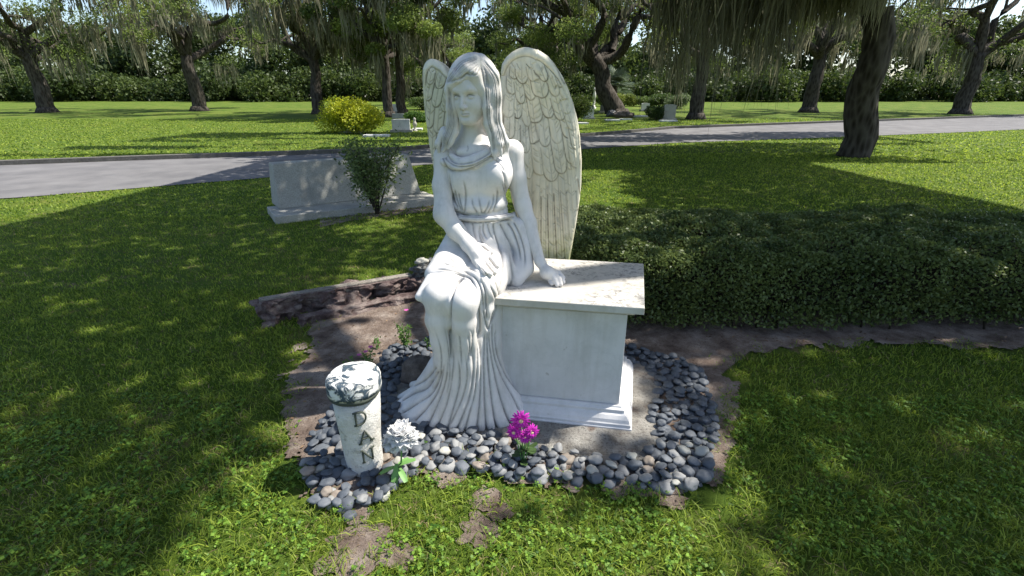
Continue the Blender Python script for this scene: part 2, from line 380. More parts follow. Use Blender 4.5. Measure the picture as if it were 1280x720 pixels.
# arm resting on the lap
hy = lambda u, v, o: ray_y(G, u, v) - o
EL = at(555, 268, 2.27); WR = at(586, 306, hy(590, 312, .035))
B.chain([at(556, 199, 2.37), at(553, 232, 2.33), EL], [.049, .046, .043], .04)
B.chain([EL, at(570, 288, (EL[1] * .55 + WR[1] * .45)), WR], [.043, .043, .030], .04)
kn = [at(u, v, hy(u, v, .022)) for u, v in ((594, 326), (599, 325.5), (604.5, 323), (609.5, 319))]
for k_ in kn: B.cap(WR, k_, .024, .015, .025)
def finger(pts, r, off):
    P = [at(u, v, hy(u, v, off)) for u, v in pts]; B.chain(P, list(np.linspace(r, r * .82, len(P))), .005)
finger([(594,326),(599,333),(606.5,340.5)], .0145, .016); finger([(599,325),(605,334),(613.2,343)], .0145, .017)
finger([(604.5,322),(611,330.5),(618.6,340.5)], .014, .016); finger([(609.5,318),(616,325),(622,333)], .0125, .014)
finger([(594,306),(605,308),(614,315)], .0145, .014)
# arm propped on the bench
SH = at(641, 192, 2.39); E2 = at(654, 257, 2.37); W2 = at(675, 327, 2.235)
B.chain([SH, at(646, 222, 2.385), E2], [.049, .044, .038], .03)
B.chain([E2, at(661, 280, 2.345), W2], [.040, .038, .0245], .02)
hb = lambda u, v, z: gz(u, v, z)
P2 = at(684, 341, 2.195)
B.cap(W2, P2, .026, .030, .02, flat=((.3, .3, 1), .75))
for pts in ([(688,344,.71),(694,350,.695),(696.5,356,.676)], [(692,343,.712),(699,349,.698),(701,355.5,.677)], [(694,341,.712),(701.5,346,.698),(704,352.5,.677)], [(690,338.5,.712),(699,341.5,.70),(704,347,.678)], [(680,340,.71),(686,348,.69),(690,354.5,.677)]):
    P = [hb(u, v, z) for u, v, z in pts]; B.cap(P2, P[0], .024, .0145, .02); B.chain(P, [.0145, .013, .0115], .004)
# head
ha, hbm, hc = R(20), R(8), R(3)
fw = np.array([-math.sin(ha), -math.cos(ha), -math.sin(hbm)]); fw /= np.linalg.norm(fw)
sd_ = np.array([math.cos(ha), -math.sin(ha), math.sin(hc) * .6]); sd_ /= np.linalg.norm(sd_); up_ = np.cross(sd_, -fw); up_ *= np.sign(up_[2]); HM = np.array([sd_, fw, up_])
HC = at(577.5, 121.5, 2.225) - fw * .100
def hp(x, y, z): return HC + x * sd_ + y * fw + z * up_
def he(x, y, z, rx, ry, rz, k=.02, op='add'): B.ell(hp(x, y, z), (rx, ry, rz), k, op, HM)
he(0, -.03, .038, .094, .118, .112, .01)
he(0, .020, -.030, .074, .074, .088, .035)
he(0, .045, .042, .066, .055, .05, .03)
B.cap(hp(-.010, .072, -.098), hp(.010, .072, -.098), .019, k=.03)
for sx in (-1, 1):
    B.cap(hp(sx * .056, .0, -.045), hp(sx * .018, .060, -.096), .018, .018, k=.03)
    he(sx * .043, .056, -.038, .025, .026, .028, .035)
    B.ell(hp(sx * .034, .106, .001), (.0235, .028, .0135), .015, 'sub', HM)
    he(sx * .034, .0735, -.003, .0195, .0175, .0115, .004)
    B.cap(hp(sx * .012, .094, .024), hp(sx * .034, .091, .030), .008, .009, k=.012); B.cap(hp(sx * .034, .091, .030), hp(sx * .058, .074, .022), .009, .007, k=.012)
    he(sx * .0100, .101, -.044, .0068, .009, .0065, .008)
B.cap(hp(0, .090, .012), hp(0, .115, -.037), .0068, .0085, k=.016)
B.cap(hp(0, .110, -.043), hp(0, .100, -.050), .009, .006, k=.010)
for sx in (-1, 1):
    B.cap(hp(sx * .004, .0965, -.0640), hp(sx * .019, .085, -.0695), .0056, .0032, k=.008)
    B.cap(hp(0, .0965, -.0740), hp(sx * .018, .086, -.0710), .0075, .0045, k=.008)
he(0, .096, -.0855, .015, .008, .004, .012, 'sub')
V, Q = B.mesh()
def hx(x, y, z): a = proj(hp(x, y, z)[None])[0:2]; return (float(a[0][0]), float(a[1][0]))
body_strokes = [
 ([hx(-.021, .086, -.0710), hx(-.008, .1, -.0695), hx(0, .104, -.0688), hx(.008, .1, -.0695), hx(.021, .084, -.0710)], 1.5, .006, (.1, .1)),
 ([(575.5,201),(577,197)],1,.0), ([(584,181),(585,186),(583,190)],2,.004), 
 ([(583,343),(571,355),(564.5,370),(562.5,390),(564,415),(565,440)],3.6,.024,(.02,.1)), ([(596,330),(601,337)],1.2,.003), ([(592,313),(600,322)],3,-.002),
 ([(600,333),(608,342.5)],1.3,.006,(.3,0)), ([(605,330),(613,340)],1.3,.006,(.3,0)), ([(609,326),(617,336)],1.3,.006,(.3,0)),
]
for sx in (-1, 1):
    body_strokes += [([hx(sx * .015, .083, -.002), hx(sx * .024, .09, .0060), hx(sx * .036, .09, .0075), hx(sx * .052, .077, .000)], 1.2, .0085, (.1, .1)),
                     ([hx(sx * .016, .083, -.004), hx(sx * .034, .09, -.0115), hx(sx * .050, .077, -.003)], 1.0, .0012, (.2, .2)),
                     ([hx(sx * .007, .110, -.0505), hx(sx * .015, .102, -.0475)], 1.2, .0035, (.3, .3))]
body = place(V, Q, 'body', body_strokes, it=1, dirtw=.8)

# ---------------- hair
H = SDF((-.42, 2.02, 1.15), (.08, 2.62, 1.76), .0034)
def hh(x, y, z, rx, ry, rz, k=.02, op='add'): H.ell(hp(x, y, z), (rx, ry, rz), k, op, HM)
hh(.0, -.038, .040, .113, .135, .126, .01)
hh(.0, -.09, -.06, .10, .085, .15, .05)
# opening for the face
H.ell(hp(-.004, .105, -.045), (.0700, .13, .118), .012, 'sub', HM)
# falling locks
H.chain([at(601, 76, 2.30), at(613, 96, 2.27), at(616, 120, 2.27), at(616, 145, 2.28), at(620, 165, 2.285), at(623, 178, 2.285)], [.028, .036, .036, .036, .036, .028], .02)
H.chain([at(608, 112, 2.235), at(609, 135, 2.24), at(611, 155, 2.25), at(617, 172, 2.262), at(618, 190, 2.262), at(619, 199, 2.262)], [.014, .021, .022, .022, .014, .005], .01)
H.chain([at(617, 165, 2.265), at(624, 180, 2.262), at(627, 196, 2.27)], [.022, .016, .004], .01)
H.chain([at(624, 165, 2.30), at(632, 178, 2.30), at(634, 190, 2.305)], [.026, .018, .004], .01)
H.chain([at(567, 92, 2.25), at(562, 112, 2.26), at(565, 135, 2.275), at(566, 155, 2.29), at(561, 172, 2.295), at(554, 188, 2.30)], [.022, .020, .024, .027, .026, .010], .015)
H.chain([at(566, 150, 2.275), at(568, 165, 2.285), at(563, 178, 2.285), at(560, 186, 2.285)], [.014, .020, .014, .004], .01)
H.chain([at(556, 165, 2.33), at(549, 180, 2.33), at(549, 192, 2.335)], [.026, .020, .006], .01)
# swept fringe
H.chain([hp(.045, .03, .135), hp(.025, .078, .105), hp(-.012, .096, .077), hp(-.045, .085, .055), hp(-.078, .05, .042)], [.022, .024, .020, .018, .015], .02)
H.chain([hp(.045, .03, .135), hp(.058, .074, .085), hp(.074, .055, .030), hp(.082, .035, -.03)], [.022, .020, .016, .014], .02)
V, Q = H.mesh()
def strand(p, q, n, wd, A, e=(.1, .1)):
    """n carved lines between two guide strokes"""
    p, q = spline(p, 4), spline(q, 4); T = np.linspace(0, 1, 9); out = []
    rs = lambda s: np.stack([np.interp(T, np.linspace(0, 1, len(s)), s[:, i]) for i in (0, 1)], 1)
    p, q = rs(p), rs(q); ph0 = random.uniform(0, 6); wav = 1.3
    for i in range(n):
        f = (i + .5) / n; L = p * (1 - f) + q * f; L = L + np.stack([wav * np.sin(T * 9 + ph0 + f * 2.5), 0 * T], 1); out.append(([tuple(x) for x in L], wd * random.uniform(.7, 1.3), A * random.uniform(.35, 1.4), e))
    return out
hair_strokes = []
hair_strokes += strand([(600,80),(608,96),(608,120),(608,150),(614,172),(617,196)], [(603,72),(620,92),(625,118),(625,148),(632,168),(634,190)], 8, 2.4, .0085)
hair_strokes += strand([(600,80),(590,86),(582,95),(572,99),(561,104)], [(597,69),(580,74),(568,84),(560,94),(557,106)], 7, 2.2, .0065)
hair_strokes += strand([(567,110),(566,130),(569,155),(564,178),(559,188)], [(560,106),(558,132),(559,156),(551,176),(547,192)], 6, 2.3, .0075)
hair_strokes += [([(601,79),(604,94),(607,112),(608,130)],2.4,.011), ([(599,81),(592,90),(588,94),(583,93),(577,98),(566,102)],2.6,.009), ([(600,84),(597,92),(592,94),(587,91),(580,95)],2,.006),
                 ([(608,130),(609,150),(616,170)],2,.008)]
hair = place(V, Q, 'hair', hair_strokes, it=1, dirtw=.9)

# ---------------- wings
def carve_wing(name, left, right, Yf, feathers, rim, vtop, vbot, thick=.045, mossv=None):
    NS, NT = 150, 430; lv = np.array(left, float); rv = np.array(right, float)
    vs = vtop + (vbot - vtop) * np.linspace(0, 1, NT) ** 1.15
    ul = np.interp(vs, lv[:, 0], lv[:, 1]); ur = np.interp(vs, rv[:, 0], rv[:, 1])
    s = (1 - np.cos(np.linspace(0, math.pi, NS))) / 2 * .6 + np.linspace(0, 1, NS) * .4
    U = ul[:, None] + (ur - ul)[:, None] * s[None]; VV = np.repeat(vs[:, None], NS, 1)
    Hh = np.zeros_like(U); dirt = np.zeros_like(U); lay = 0
    for f in feathers:                                   # (tip u, tip v, lean, half width, length, layer height)
        tu, tv, lean, W, L, lh = f; ang = math.radians(lean); dx, dy = U - tu, VV - tv
        a = -(dy * math.cos(ang) - dx * math.sin(ang)); x = dx * math.cos(ang) + dy * math.sin(ang)
        x = x + .0012 * a * a * math.sin(ang) * .3
        wdt = W * np.sqrt(np.clip(1 - np.clip(1 - a / (W * 1.5), 0, 1) ** 2, 0, 1)) + 1e-3; ins = (a > 0) & (a < L) & (np.abs(x) < wdt)
        e = np.clip((wdt - np.abs(x)), 0, 99); fade = np.clip((L - a) / (L * .35), 0, 1)
        prof = lh * (.55 + .45 * np.sqrt(np.clip(1 - (x / wdt) ** 2, 0, 1))) * fade - .0022 * np.exp(-(x / .8) ** 2) * fade
        rr = np.random.default_rng(int(tu * 13 + tv * 7))
        for _ in range(int(L / 6.5)):                      # barb cuts
            a0 = rr.uniform(2, L * .8); sg = rr.choice((-1, 1)); ln = rr.uniform(.35, .8) * W
            q = np.abs((a - a0) - np.abs(x) * .5 - .09 * x * x); msk = ins & (np.sign(x) == sg) & (np.abs(x) > .12 * W) & (np.abs(x) < .12 * W + ln)
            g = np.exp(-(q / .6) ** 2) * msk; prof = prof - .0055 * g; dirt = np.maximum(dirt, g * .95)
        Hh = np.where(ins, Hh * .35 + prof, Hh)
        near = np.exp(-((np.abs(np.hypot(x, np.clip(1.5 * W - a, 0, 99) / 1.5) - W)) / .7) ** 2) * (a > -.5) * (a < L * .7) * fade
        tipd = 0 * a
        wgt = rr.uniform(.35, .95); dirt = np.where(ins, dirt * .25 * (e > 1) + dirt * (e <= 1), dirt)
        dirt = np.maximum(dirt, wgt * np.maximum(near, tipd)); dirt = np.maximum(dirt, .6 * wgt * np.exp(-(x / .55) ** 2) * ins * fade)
    # rolled rim along the leading edge
    RP = spline(rim, 6); d = np.full(U.shape, 1e9); sd2 = np.zeros(U.shape)
    for i in range(len(RP) - 1):
        e = RP[i + 1] - RP[i]; t = np.clip(((U - RP[i][0]) * e[0] + (VV - RP[i][1]) * e[1]) / (e @ e), 0, 1)
        q = np.hypot(U - RP[i][0] - t * e[0], VV - RP[i][1] - t * e[1]); d = np.minimum(d, q)
    rw = 7.5 - 5.5 * np.clip((VV - 66) / 30, 0, 1)
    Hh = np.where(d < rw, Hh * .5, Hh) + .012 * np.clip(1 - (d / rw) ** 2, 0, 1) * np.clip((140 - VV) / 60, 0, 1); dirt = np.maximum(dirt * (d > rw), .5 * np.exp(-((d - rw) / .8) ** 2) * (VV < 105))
    edge = np.clip(1 - np.abs(2 * s[None] - 1) ** 7, 0, 1) ** .5; et = np.clip(np.linspace(0, 1, NT)[:, None] * 14, 0, 1) ** .5
    th = thick * edge * np.minimum(et, 1)
    P = np.zeros(U.shape + (3,)); Yc = Yf(U, VV)
    dx = (U - 640) / F; up = (360 - VV) / F; dyc = CP + up * SP; t = Yc / dyc
    P[..., 0] = dx * t; P[..., 1] = Yc; P[..., 2] = CH + (-SP + up * CP) * t
    nn = np.cross(np.gradient(P, axis=1), np.gradient(P, axis=0)); nn /= np.maximum(np.linalg.norm(nn, axis=2), 1e-9)[..., None]
    nn *= np.sign(-nn[..., 1:2])
    front = P + nn * (th * .5 + Hh * edge * et)[..., None]; back = P - nn * (th * .5 + .4 * Hh * edge * et)[..., None]
    V = np.concatenate([front.reshape(-1, 3), back.reshape(-1, 3)]); Qs = []
    i, j = np.meshgrid(np.arange(NT - 1), np.arange(NS - 1), indexing='ij'); a = (i * NS + j).ravel(); n = NT * NS
    Qs.append(np.stack([a, a + NS, a + NS + 1, a + 1], 1)); Qs.append(np.stack([a + n, a + n + 1, a + n + NS + 1, a + n + NS], 1))
    for c in (0, NS - 1):
        r = np.arange(NT - 1) * NS + c; q = np.stack([r, r + n, r + n + NS, r + NS], 1); Qs.append(q if c == 0 else q[:, ::-1])
    r = np.arange(NS - 1); Qs.append(np.stack([r, r + 1, r + 1 + n, r + n], 1)); r = r + (NT - 1) * NS; Qs.append(np.stack([r, r + n, r + 1 + n, r + 1], 1))
    me = mesh(name, V, np.concatenate(Qs), True); fattr(me, 'dirt', np.concatenate([dirt.ravel(), dirt.ravel() * .5]))
    ms = np.zeros(U.shape) if mossv is None else mossv(U, VV); fattr(me, 'moss', np.concatenate([ms.ravel(), ms.ravel()]))
    return link(name, me, M_wing, angel)
fr = []
for i, u in enumerate((656, 667, 678, 689, 700, 711)):     # long primaries
    fr.append((u + 4, 352 - i * 2, 3 - i * 1.5, 6.4, 150, .010))
fr += [(722, 262, -8, 6, 90, .009), (719, 300, -4, 6, 90, .008)]
for tu, tv, ln, W, L in ((648, 214, -2, 7.5, 55), (661, 218, -3, 8, 60), (675, 221, -5, 8.5, 62), (690, 223, -8, 8.5, 62), (704, 214, -11, 7.5, 60), (716, 200, -12, 6.5, 55),
                         (640, 182, 4, 7, 45), (652, 188, 0, 7.5, 50), (667, 184, -5, 8, 52), (683, 187, -9, 8, 52), (699, 180, -14, 8, 52), (713, 172, -15, 6.5, 48),
                         (640, 152, 6, 7, 42), (655, 154, 0, 8, 46), (671, 156, -7, 8.5, 48), (688, 152, -13, 8, 46), (703, 146, -17, 7, 44), (715, 146, -16, 5, 40),
                         (720, 205, -10, 6, 50), (722, 190, -12, 5.5, 46), (719, 165, -16, 5.5, 40), (712, 128, -24, 6, 36), (704, 112, -28, 6, 34), (633, 176, 3, 5.5, 44), (632, 146, 4, 5.5, 40), (637, 124, 8, 6, 34), (649, 128, 2, 7.5, 38), (664, 125, -6, 8, 40), (680, 122, -14, 8, 40), (696, 122, -20, 7, 38),
                         (641, 100, 6, 6, 24), (654, 102, -3, 7, 28), (668, 98, -12, 7, 28), (682, 102, -22, 6.5, 26)):
    fr.append((tu + random.uniform(-1.5, 1.5), tv + random.uniform(-5, 4), ln + random.uniform(-3, 3), W * random.uniform(.9, 1.25), L, .0125))
wl = [(59, 655), (61, 647), (65, 640), (71, 633), (80, 627.5), (90, 626), (150, 626), (180, 628), (250, 640), (300, 655), (352, 668)]
wr = [(59, 660), (61, 668), (64, 676), (70, 685), (80, 693.5), (95, 703), (110, 710), (130, 717), (150, 722), (170, 725), (200, 727), (230, 726.5), (250, 724.5), (280, 720), (300, 716.5), (325, 712), (352, 707)]
carve_wing('wing', wl, wr, lambda U, VV: 2.62 + .00075 * np.abs(U - 672) - .0008 * 60 * (1 - np.tanh((VV - 90) / 35))*.5 + .04 * np.sin((U - 626) / 100 * math.pi) - .0006 * (U - 640) - .13 * np.clip((664 - U) / 38, 0, 1) ** 1.5 * np.clip((VV - 95) / 60, 0, 1) + .0004 * np.clip(VV - 200, 0, 200),
           fr, [(628, 92), (631, 80), (639, 70), (650, 64.5), (661, 63.5), (672, 67.5), (683, 76), (695, 90), (705, 107), (713, 126), (719, 148), (722, 180), (723, 220)], 59, 352,
           mossv=lambda U, VV: np.clip(.95 * np.clip((VV - 270) / 55, 0, 1) + .30 * np.clip(1 - np.abs(VV - 110) / 60, 0, 1), 0, 1))
fl = []
for i, u in enumerate((540, 549, 558, 567, 576)): fl.append((u + 18, 300, 9, 6, 150, .010))
for tu, tv, ln, W, L in ((541, 200, 4, 7, 60), (553, 206, 4, 7, 60), (566, 208, 4, 7, 60), (537, 160, 6, 7, 48), (550, 166, 6, 7.5, 50), (564, 170, 8, 7, 50),
                         (535, 126, 10, 6, 36), (547, 134, 12, 7.5, 40), (560, 140, 12, 7, 44), (538, 104, 12, 5.5, 22), (551, 110, 18, 7, 26)):
    fl.append((tu, tv, ln, W, L, .010))
carve_wing('wing', [(73.5, 538), (76, 533.5), (80, 530.5), (86, 528.5), (100, 528), (140, 531), (180, 536.5), (215, 543), (250, 556), (300, 580)],
           [(73.5, 542), (76, 548), (80, 555), (86, 561), (93, 566), (110, 574), (150, 582), (215, 590), (250, 596), (300, 602)],
           lambda U, VV: 2.59 - .0014 * (U - 528) + .03 * np.sin((U - 526) / 50 * math.pi) - .0008 * np.clip(110 - VV, 0, 40), fl,
           [(531, 128), (531, 100), (533, 85), (541, 78.5), (551, 83), (559, 90), (566, 98)], 73.5, 300,
           mossv=lambda U, VV: .35 * np.clip(1 - np.abs(VV - 120) / 50, 0, 1))

# ------------------------------------------------------------------ marble bench
SZ = .665
c0 = gz(806, 385, SZ); c1 = gz(628, 373, SZ); fd = c1 - c0; fd /= np.linalg.norm(fd)     # along the front, towards the angel
bd = gz(804.5, 328, SZ) - c0; bd /= np.linalg.norm(bd)
depth = .625; LEN = 1.03
BA = math.atan2(-fd[1], -fd[0])
bench = empty('marble_bench', tuple(c0 + fd * LEN / 2 + bd * depth / 2 - np.array([0, 0, SZ])))
tag(bench, 'white marble bench with an overhanging slab seat and stepped plinth that the angel sits on', 'bench')
def profile_block(name, rings, m, bev=.004):
    """rings (inset, z): a stepped and moulded block"""
    mb = MB(); V = []; cc = c0 + fd * LEN / 2 + bd * depth / 2
    for ins, z in rings:
        for sx, sy in ((-1, -1), (1, -1), (1, 1), (-1, 1)):
            p = cc - fd * sx * (LEN / 2 - ins) + bd * sy * (depth / 2 - ins); V.append((p[0], p[1], z))
    Fc = [(3, 2, 1, 0)] + [(i * 4 + k, i * 4 + (k + 1) % 4, i * 4 + 4 + (k + 1) % 4, i * 4 + 4 + k) for i in range(len(rings) - 1) for k in range(4)] + [tuple((len(rings) - 1) * 4 + k for k in range(4))]
    mb.add(V, Fc); o = mb.build(name, m, bench, False, bev); return o
def slabmat(n, l, b):
    c = mix(n, l, val(n, l, noise(n, l, 3, 4), .35, .7), (.54, .52, .485), (.44, .405, .345))
    g = n.new('ShaderNodeNewGeometry'); sx = n.new('ShaderNodeSeparateXYZ'); l.new(g.outputs['Normal'], sx.inputs[0]); upm = val(n, l, sx.outputs[2], .5, .9)
    s1 = val(n, l, noise(n, l, 30, 8, .8, dist=.6), .485, .575); s2 = val(n, l, noise(n, l, 3.4, 4, .6), .42, .55)
    c = mix(n, l, mul(n, l, mul(n, l, mul(n, l, s1, s2), upm), .78), c, (.12, .115, .11))
    side = mul(n, l, 1.0, upm, 'SUBTRACT'); s3 = val(n, l, noise(n, l, 14, 6, .7), .40, .75)
    c = mix(n, l, mul(n, l, mul(n, l, side, s3), .6), c, (.30, .28, .20))
    l.new(c, b.inputs['Base Color']); bump(n, l, b, noise(n, l, 90, 5, .7), .2, .003)
M_slab = mat('weathered_marble', slabmat, .5, .35)
def shaftmat(n, l, b):
    c = mix(n, l, val(n, l, noise(n, l, 2.5, 5), .35, .7), (.63, .62, .62), (.54, .53, .51))
    sp = val(n, l, noise(n, l, 22, 3, .5), .70, .76); c = mix(n, l, mul(n, l, sp, .6), c, (.28, .26, .22))
    c = mix(n, l, mul(n, l, val(n, l, noise(n, l, 7, 6, .7), .45, .75), .45), c, (.36, .36, .35))
    mp = n.new('ShaderNodeMapping'); mp.inputs['Scale'].default_value = (1, 1, .10); tc = n.new('ShaderNodeTexCoord'); l.new(tc.outputs['Object'], mp.inputs[0])
    c = mix(n, l, mul(n, l, val(n, l, noise(n, l, 11, 6, .7, vec=mp.outputs[0]), .48, .72), .45), c, (.36, .345, .30))
    v = n.new('ShaderNodeTexNoise'); v.inputs['Scale'].default_value = 3; v.inputs['Detail'].default_value = 8; v.inputs['Distortion'].default_value = 1.5; l.new(tc.outputs['Object'], v.inputs['Vector'])
    ab = mul(n, l, mul(n, l, v.outputs['Fac'], .5, 'SUBTRACT'), 0, 'ADD'); aa = n.new('ShaderNodeMath'); aa.operation = 'ABSOLUTE'; l.new(ab, aa.inputs[0])
    c = mix(n, l, mul(n, l, val(n, l, aa.outputs[0], .012, .0), .13), c, (.36, .36, .35))
    l.new(c, b.inputs['Base Color']); bump(n, l, b, noise(n, l, 60, 5, .7), .2, .003)
M_shaft = mat('dull_marble', shaftmat, .55, .3)
profile_block('seat_slab', [(.0, .631), (.0, .662), (.003, .665)], M_slab, .004)
profile_block('cornice', [(.066, .596), (.060, .602), (.040, .610), (.034, .618), (.018, .6305)], M_slab, .002)
profile_block('pedestal', [(.068, .117), (.068, .5955)], M_shaft, .003)
profile_block('plinth', [(-.002, .0), (-.002, .028), (.004, .031), (.004, .044), (.009, .048), (.015, .064), (.028, .080), (.040, .087), (.040, .102), (.052, .108), (.056, .1165)], M_shaft, .002)
# ------------------------------------------------------------------ the lie of the land
def gh(x, y):
    t = np.clip((np.asarray(y, float) - 20) / 8, 0, None); return .03 * 8 * (np.where(t < 1, t * t / 2, t - .5))
def gp(u, v):
    """photo pixel -> point on the ground"""
    dx = (u - 640) / F; up = (360 - v) / F; d = np.array([dx, CP + up * SP, -SP + up * CP])
    for t in np.linspace(1, 160, 8000):
        p = d * t + np.array([0, 0, CH])
        if p[2] < gh(p[0], p[1]): return np.array([p[0], p[1], float(gh(p[0], p[1]))])
    return p
def inpoly(X, Y, poly):
    poly = np.asarray(poly)[:, :2]; r = np.zeros(np.shape(X), bool); j = len(poly) - 1
    for i in range(len(poly)):
        xi, yi, xj, yj = *poly[i], *poly[j]; c = ((yi > Y) != (yj > Y)) & (X < (xj - xi) * (Y - yi) / (yj - yi + 1e-12) + xi); r ^= c; j = i
    return r
def vnoise(x, y, s, seed=0):
    r = np.random.default_rng(seed); T = r.random((64, 64)); x, y = np.asarray(x) / s, np.asarray(y) / s
    i, j = np.floor(x).astype(int), np.floor(y).astype(int); f, g = x - i, y - j; f, g = f * f * (3 - 2 * f), g * g * (3 - 2 * g)
    q = lambda a, b: T[a % 64, b % 64]
    return (q(i, j) * (1 - f) + q(i + 1, j) * f) * (1 - g) + (q(i, j + 1) * (1 - f) + q(i + 1, j + 1) * f) * g
def lawnmat(n, l, b):
    c = ramp(n, l, noise(n, l, .9, 6, .65), [(.3, (.05, .09, .012)), (.5, (.08, .125, .018)), (.7, (.13, .15, .03))])
    d = val(n, l, noise(n, l, 3.5, 6, .7), .56, .70); c = mix(n, l, mul(n, l, d, .8), c, (.17, .12, .075))
    l.new(c, b.inputs['Base Color']); bump(n, l, b, noise(n, l, 40, 6, .8), .8, .03)
M_lawn = mat('lawn_ground', lawnmat, .95, .1)
ys = np.concatenate([np.linspace(-12, 20, 17), np.linspace(22, 60, 20), [80, 120, 200, 400]]); xs = np.array([-400, -120, -60, -30, -15, -5, 0, 5, 15, 30, 60, 120, 400.])
X, Y = np.meshgrid(xs, ys); V = np.stack([X, Y, gh(X, np.minimum(Y, 90)) ], 2).reshape(-1, 3)
i, j = np.meshgrid(np.arange(len(ys) - 1), np.arange(len(xs) - 1), indexing='ij'); a = (i * len(xs) + j).ravel()
tag(link('ground', mesh('ground', V, np.stack([a, a + 1, a + 1 + len(xs), a + len(xs)], 1), True), M_lawn), kind='structure')
def sheet(name, poly, z, m, sub=0, kind='structure'):
    P = [(p[0], p[1], z + float(gh(p[0], p[1]))) for p in poly]; me = mesh(name, P, [tuple(range(len(P)))])
    if me.polygons[0].normal.z < 0: me.flip_normals()
    return tag(link(name, me, m), kind=kind)
# the lane
near = [(-30, -1.5), (-8, 7.9), *[tuple(gp(u, v)[:2]) for u, v in ((490, 210), (620, 199), (727, 187), (843, 179))]]; near.append((near[-1][0] + 30, near[-1][1] + 11))
far = [(-34, 3), (-10, 13), *[tuple(gp(u, v)[:2]) for u, v in ((490, 190), (620, 179), (727, 171), (843, 161))]]; far.append((far[-1][0] + 30, far[-1][1] + 11))
def strip(name, A, Bq, z, m):
    rs = lambda p: np.stack([np.interp(np.linspace(0, len(p) - 1, 25), np.arange(len(p)), np.array(p)[:, q]) for q in (0, 1)], 1); A, Bq = rs(A), rs(Bq); V = []
    for k in range(5):
        f = k / 4
        V += [(a[0] * (1 - f) + b_[0] * f, a[1] * (1 - f) + b_[1] * f) for a, b_ in zip(A, Bq)]
    V = np.array(V); V = np.column_stack([V, gh(V[:, 0], V[:, 1]) + z]); n = len(A)
    i, j = np.meshgrid(np.arange(4), np.arange(n - 1), indexing='ij'); a = (i * n + j).ravel()
    me = mesh(name, V, np.stack([a, a + 1, a + 1 + n, a + n], 1), True)
    return tag(link(name, me, m), kind='structure')
def asph(n, l, b):
    c = mix(n, l, val(n, l, noise(n, l, 1.2, 5), .35, .7), (.115, .112, .115), (.175, .17, .17)); l.new(c, b.inputs['Base Color']); bump(n, l, b, noise(n, l, 60, 4), .4, .01)
strip('road', near, far, .014, mat('old_asphalt', asph, .9, .2))
def concmat(c1, c2, stain=None):
    def f(n, l, b):
        c = mix(n, l, val(n, l, noise(n, l, 7, 7, .7), .35, .68), c1, c2)
        if stain: c = mix(n, l, mul(n, l, val(n, l, noise(n, l, 4.5, 5, .6), .56, .68), .7), c, stain)
        c = mix(n, l, mul(n, l, val(n, l, noise(n, l, 90, 3, .6), .55, .66), .7), c, (.06, .052, .045)); c = mix(n, l, mul(n, l, val(n, l, noise(n, l, 18, 6, .8), .52, .64), .6), c, (.09, .08, .07))
        l.new(c, b.inputs['Base Color']); bump(n, l, b, noise(n, l, 70, 6, .8), 1, .014)
    return f
M_conc = mat('rough_concrete', concmat((.36, .345, .315), (.17, .155, .135), (.22, .10, .05)), .95, .15)
off = [(p[0] - .1, p[1] + .25) for p in far]
M_kerb = mat('kerb_concrete', concmat((.16, .155, .14), (.09, .085, .08)), .95, .1)
rs = lambda p: np.stack([np.interp(np.linspace(0, len(p) - 1, 25), np.arange(len(p)), np.array(p)[:, q]) for q in (0, 1)], 1); A, Bq = rs(far), rs(off); V = []; n = len(A)
for z, L in ((-.02, A), (.12, A), (.12, Bq), (-.02, Bq)): V += [(p[0], p[1], float(gh(p[0], p[1])) + z) for p in L]
Fc = [(r * n + q, r * n + q + 1, (r + 1) * n + q + 1, (r + 1) * n + q) for r in range(3) for q in range(n - 1)]
tag(link('kerb', mesh('kerb', V, Fc), M_kerb), kind='structure')
# soil bed, pad
bed_px = [(385, 410), (436, 390), (545, 372), (640, 372), (730, 385), (1000, 385), (1090, 420), (1030, 445), (925, 480), (915, 560), (890, 622), (843, 618), (760, 612), (700, 609), (640, 606), (590, 590), (545, 588), (505, 604), (480, 628), (436, 655), (400, 645), (372, 590), (360, 500)]
bed = [gp(u, v)[:2] for u, v in bed_px]; bi_ = bed_px.index((1000, 385)); bed[bi_:bi_ + 3] = [(6.4, 3.2), (6.4, 2.80), (3.6, 2.74), (2.2, 2.80), (1.5, 2.68), (1.2, 2.40)]
def soil(n, l, b):
    c = ramp(n, l, noise(n, l, 6, 8, .75), [(.3, (.08, .055, .045)), (.48, (.22, .17, .14)), (.66, (.38, .32, .275))])
    c = mix(n, l, val(n, l, noise(n, l, 120, 3, .7), .60, .66), c, (.05, .03, .02)); l.new(c, b.inputs['Base Color']); bump(n, l, b, noise(n, l, 30, 8, .8), 1, .03)
M_soil = mat('sandy_soil', soil, .95, .1)
bx = np.array(bed); gxs = np.arange(bx[:, 0].min(), bx[:, 0].max(), .014); gys = np.arange(bx[:, 1].min(), bx[:, 1].max(), .014)
X, Y = np.meshgrid(gxs, gys); Z = .004 + .014 * vnoise(X, Y, .25, 3) + .008 * vnoise(X, Y, .09, 4); nX = len(gxs)
i, j = np.meshgrid(np.arange(len(gys) - 1), np.arange(nX - 1), indexing='ij'); a = (i * nX + j).ravel()
wob = .14 * (vnoise(X, Y, .16, 9) - .5) + .07 * (vnoise(X, Y, .05, 10) - .5) + .03 * (vnoise(X, Y, .018, 12) - .5)
ok = inpoly(X + wob, Y + wob, bed); keep = ok.ravel()[a] | ok.ravel()[a + 1 + nX]
Z = np.where(inpoly(X, Y, [gp(u, v)[:2] for u, v in ((540, 470), (800, 455), (830, 480), (825, 585), (640, 570), (480, 540))]), .003, Z)
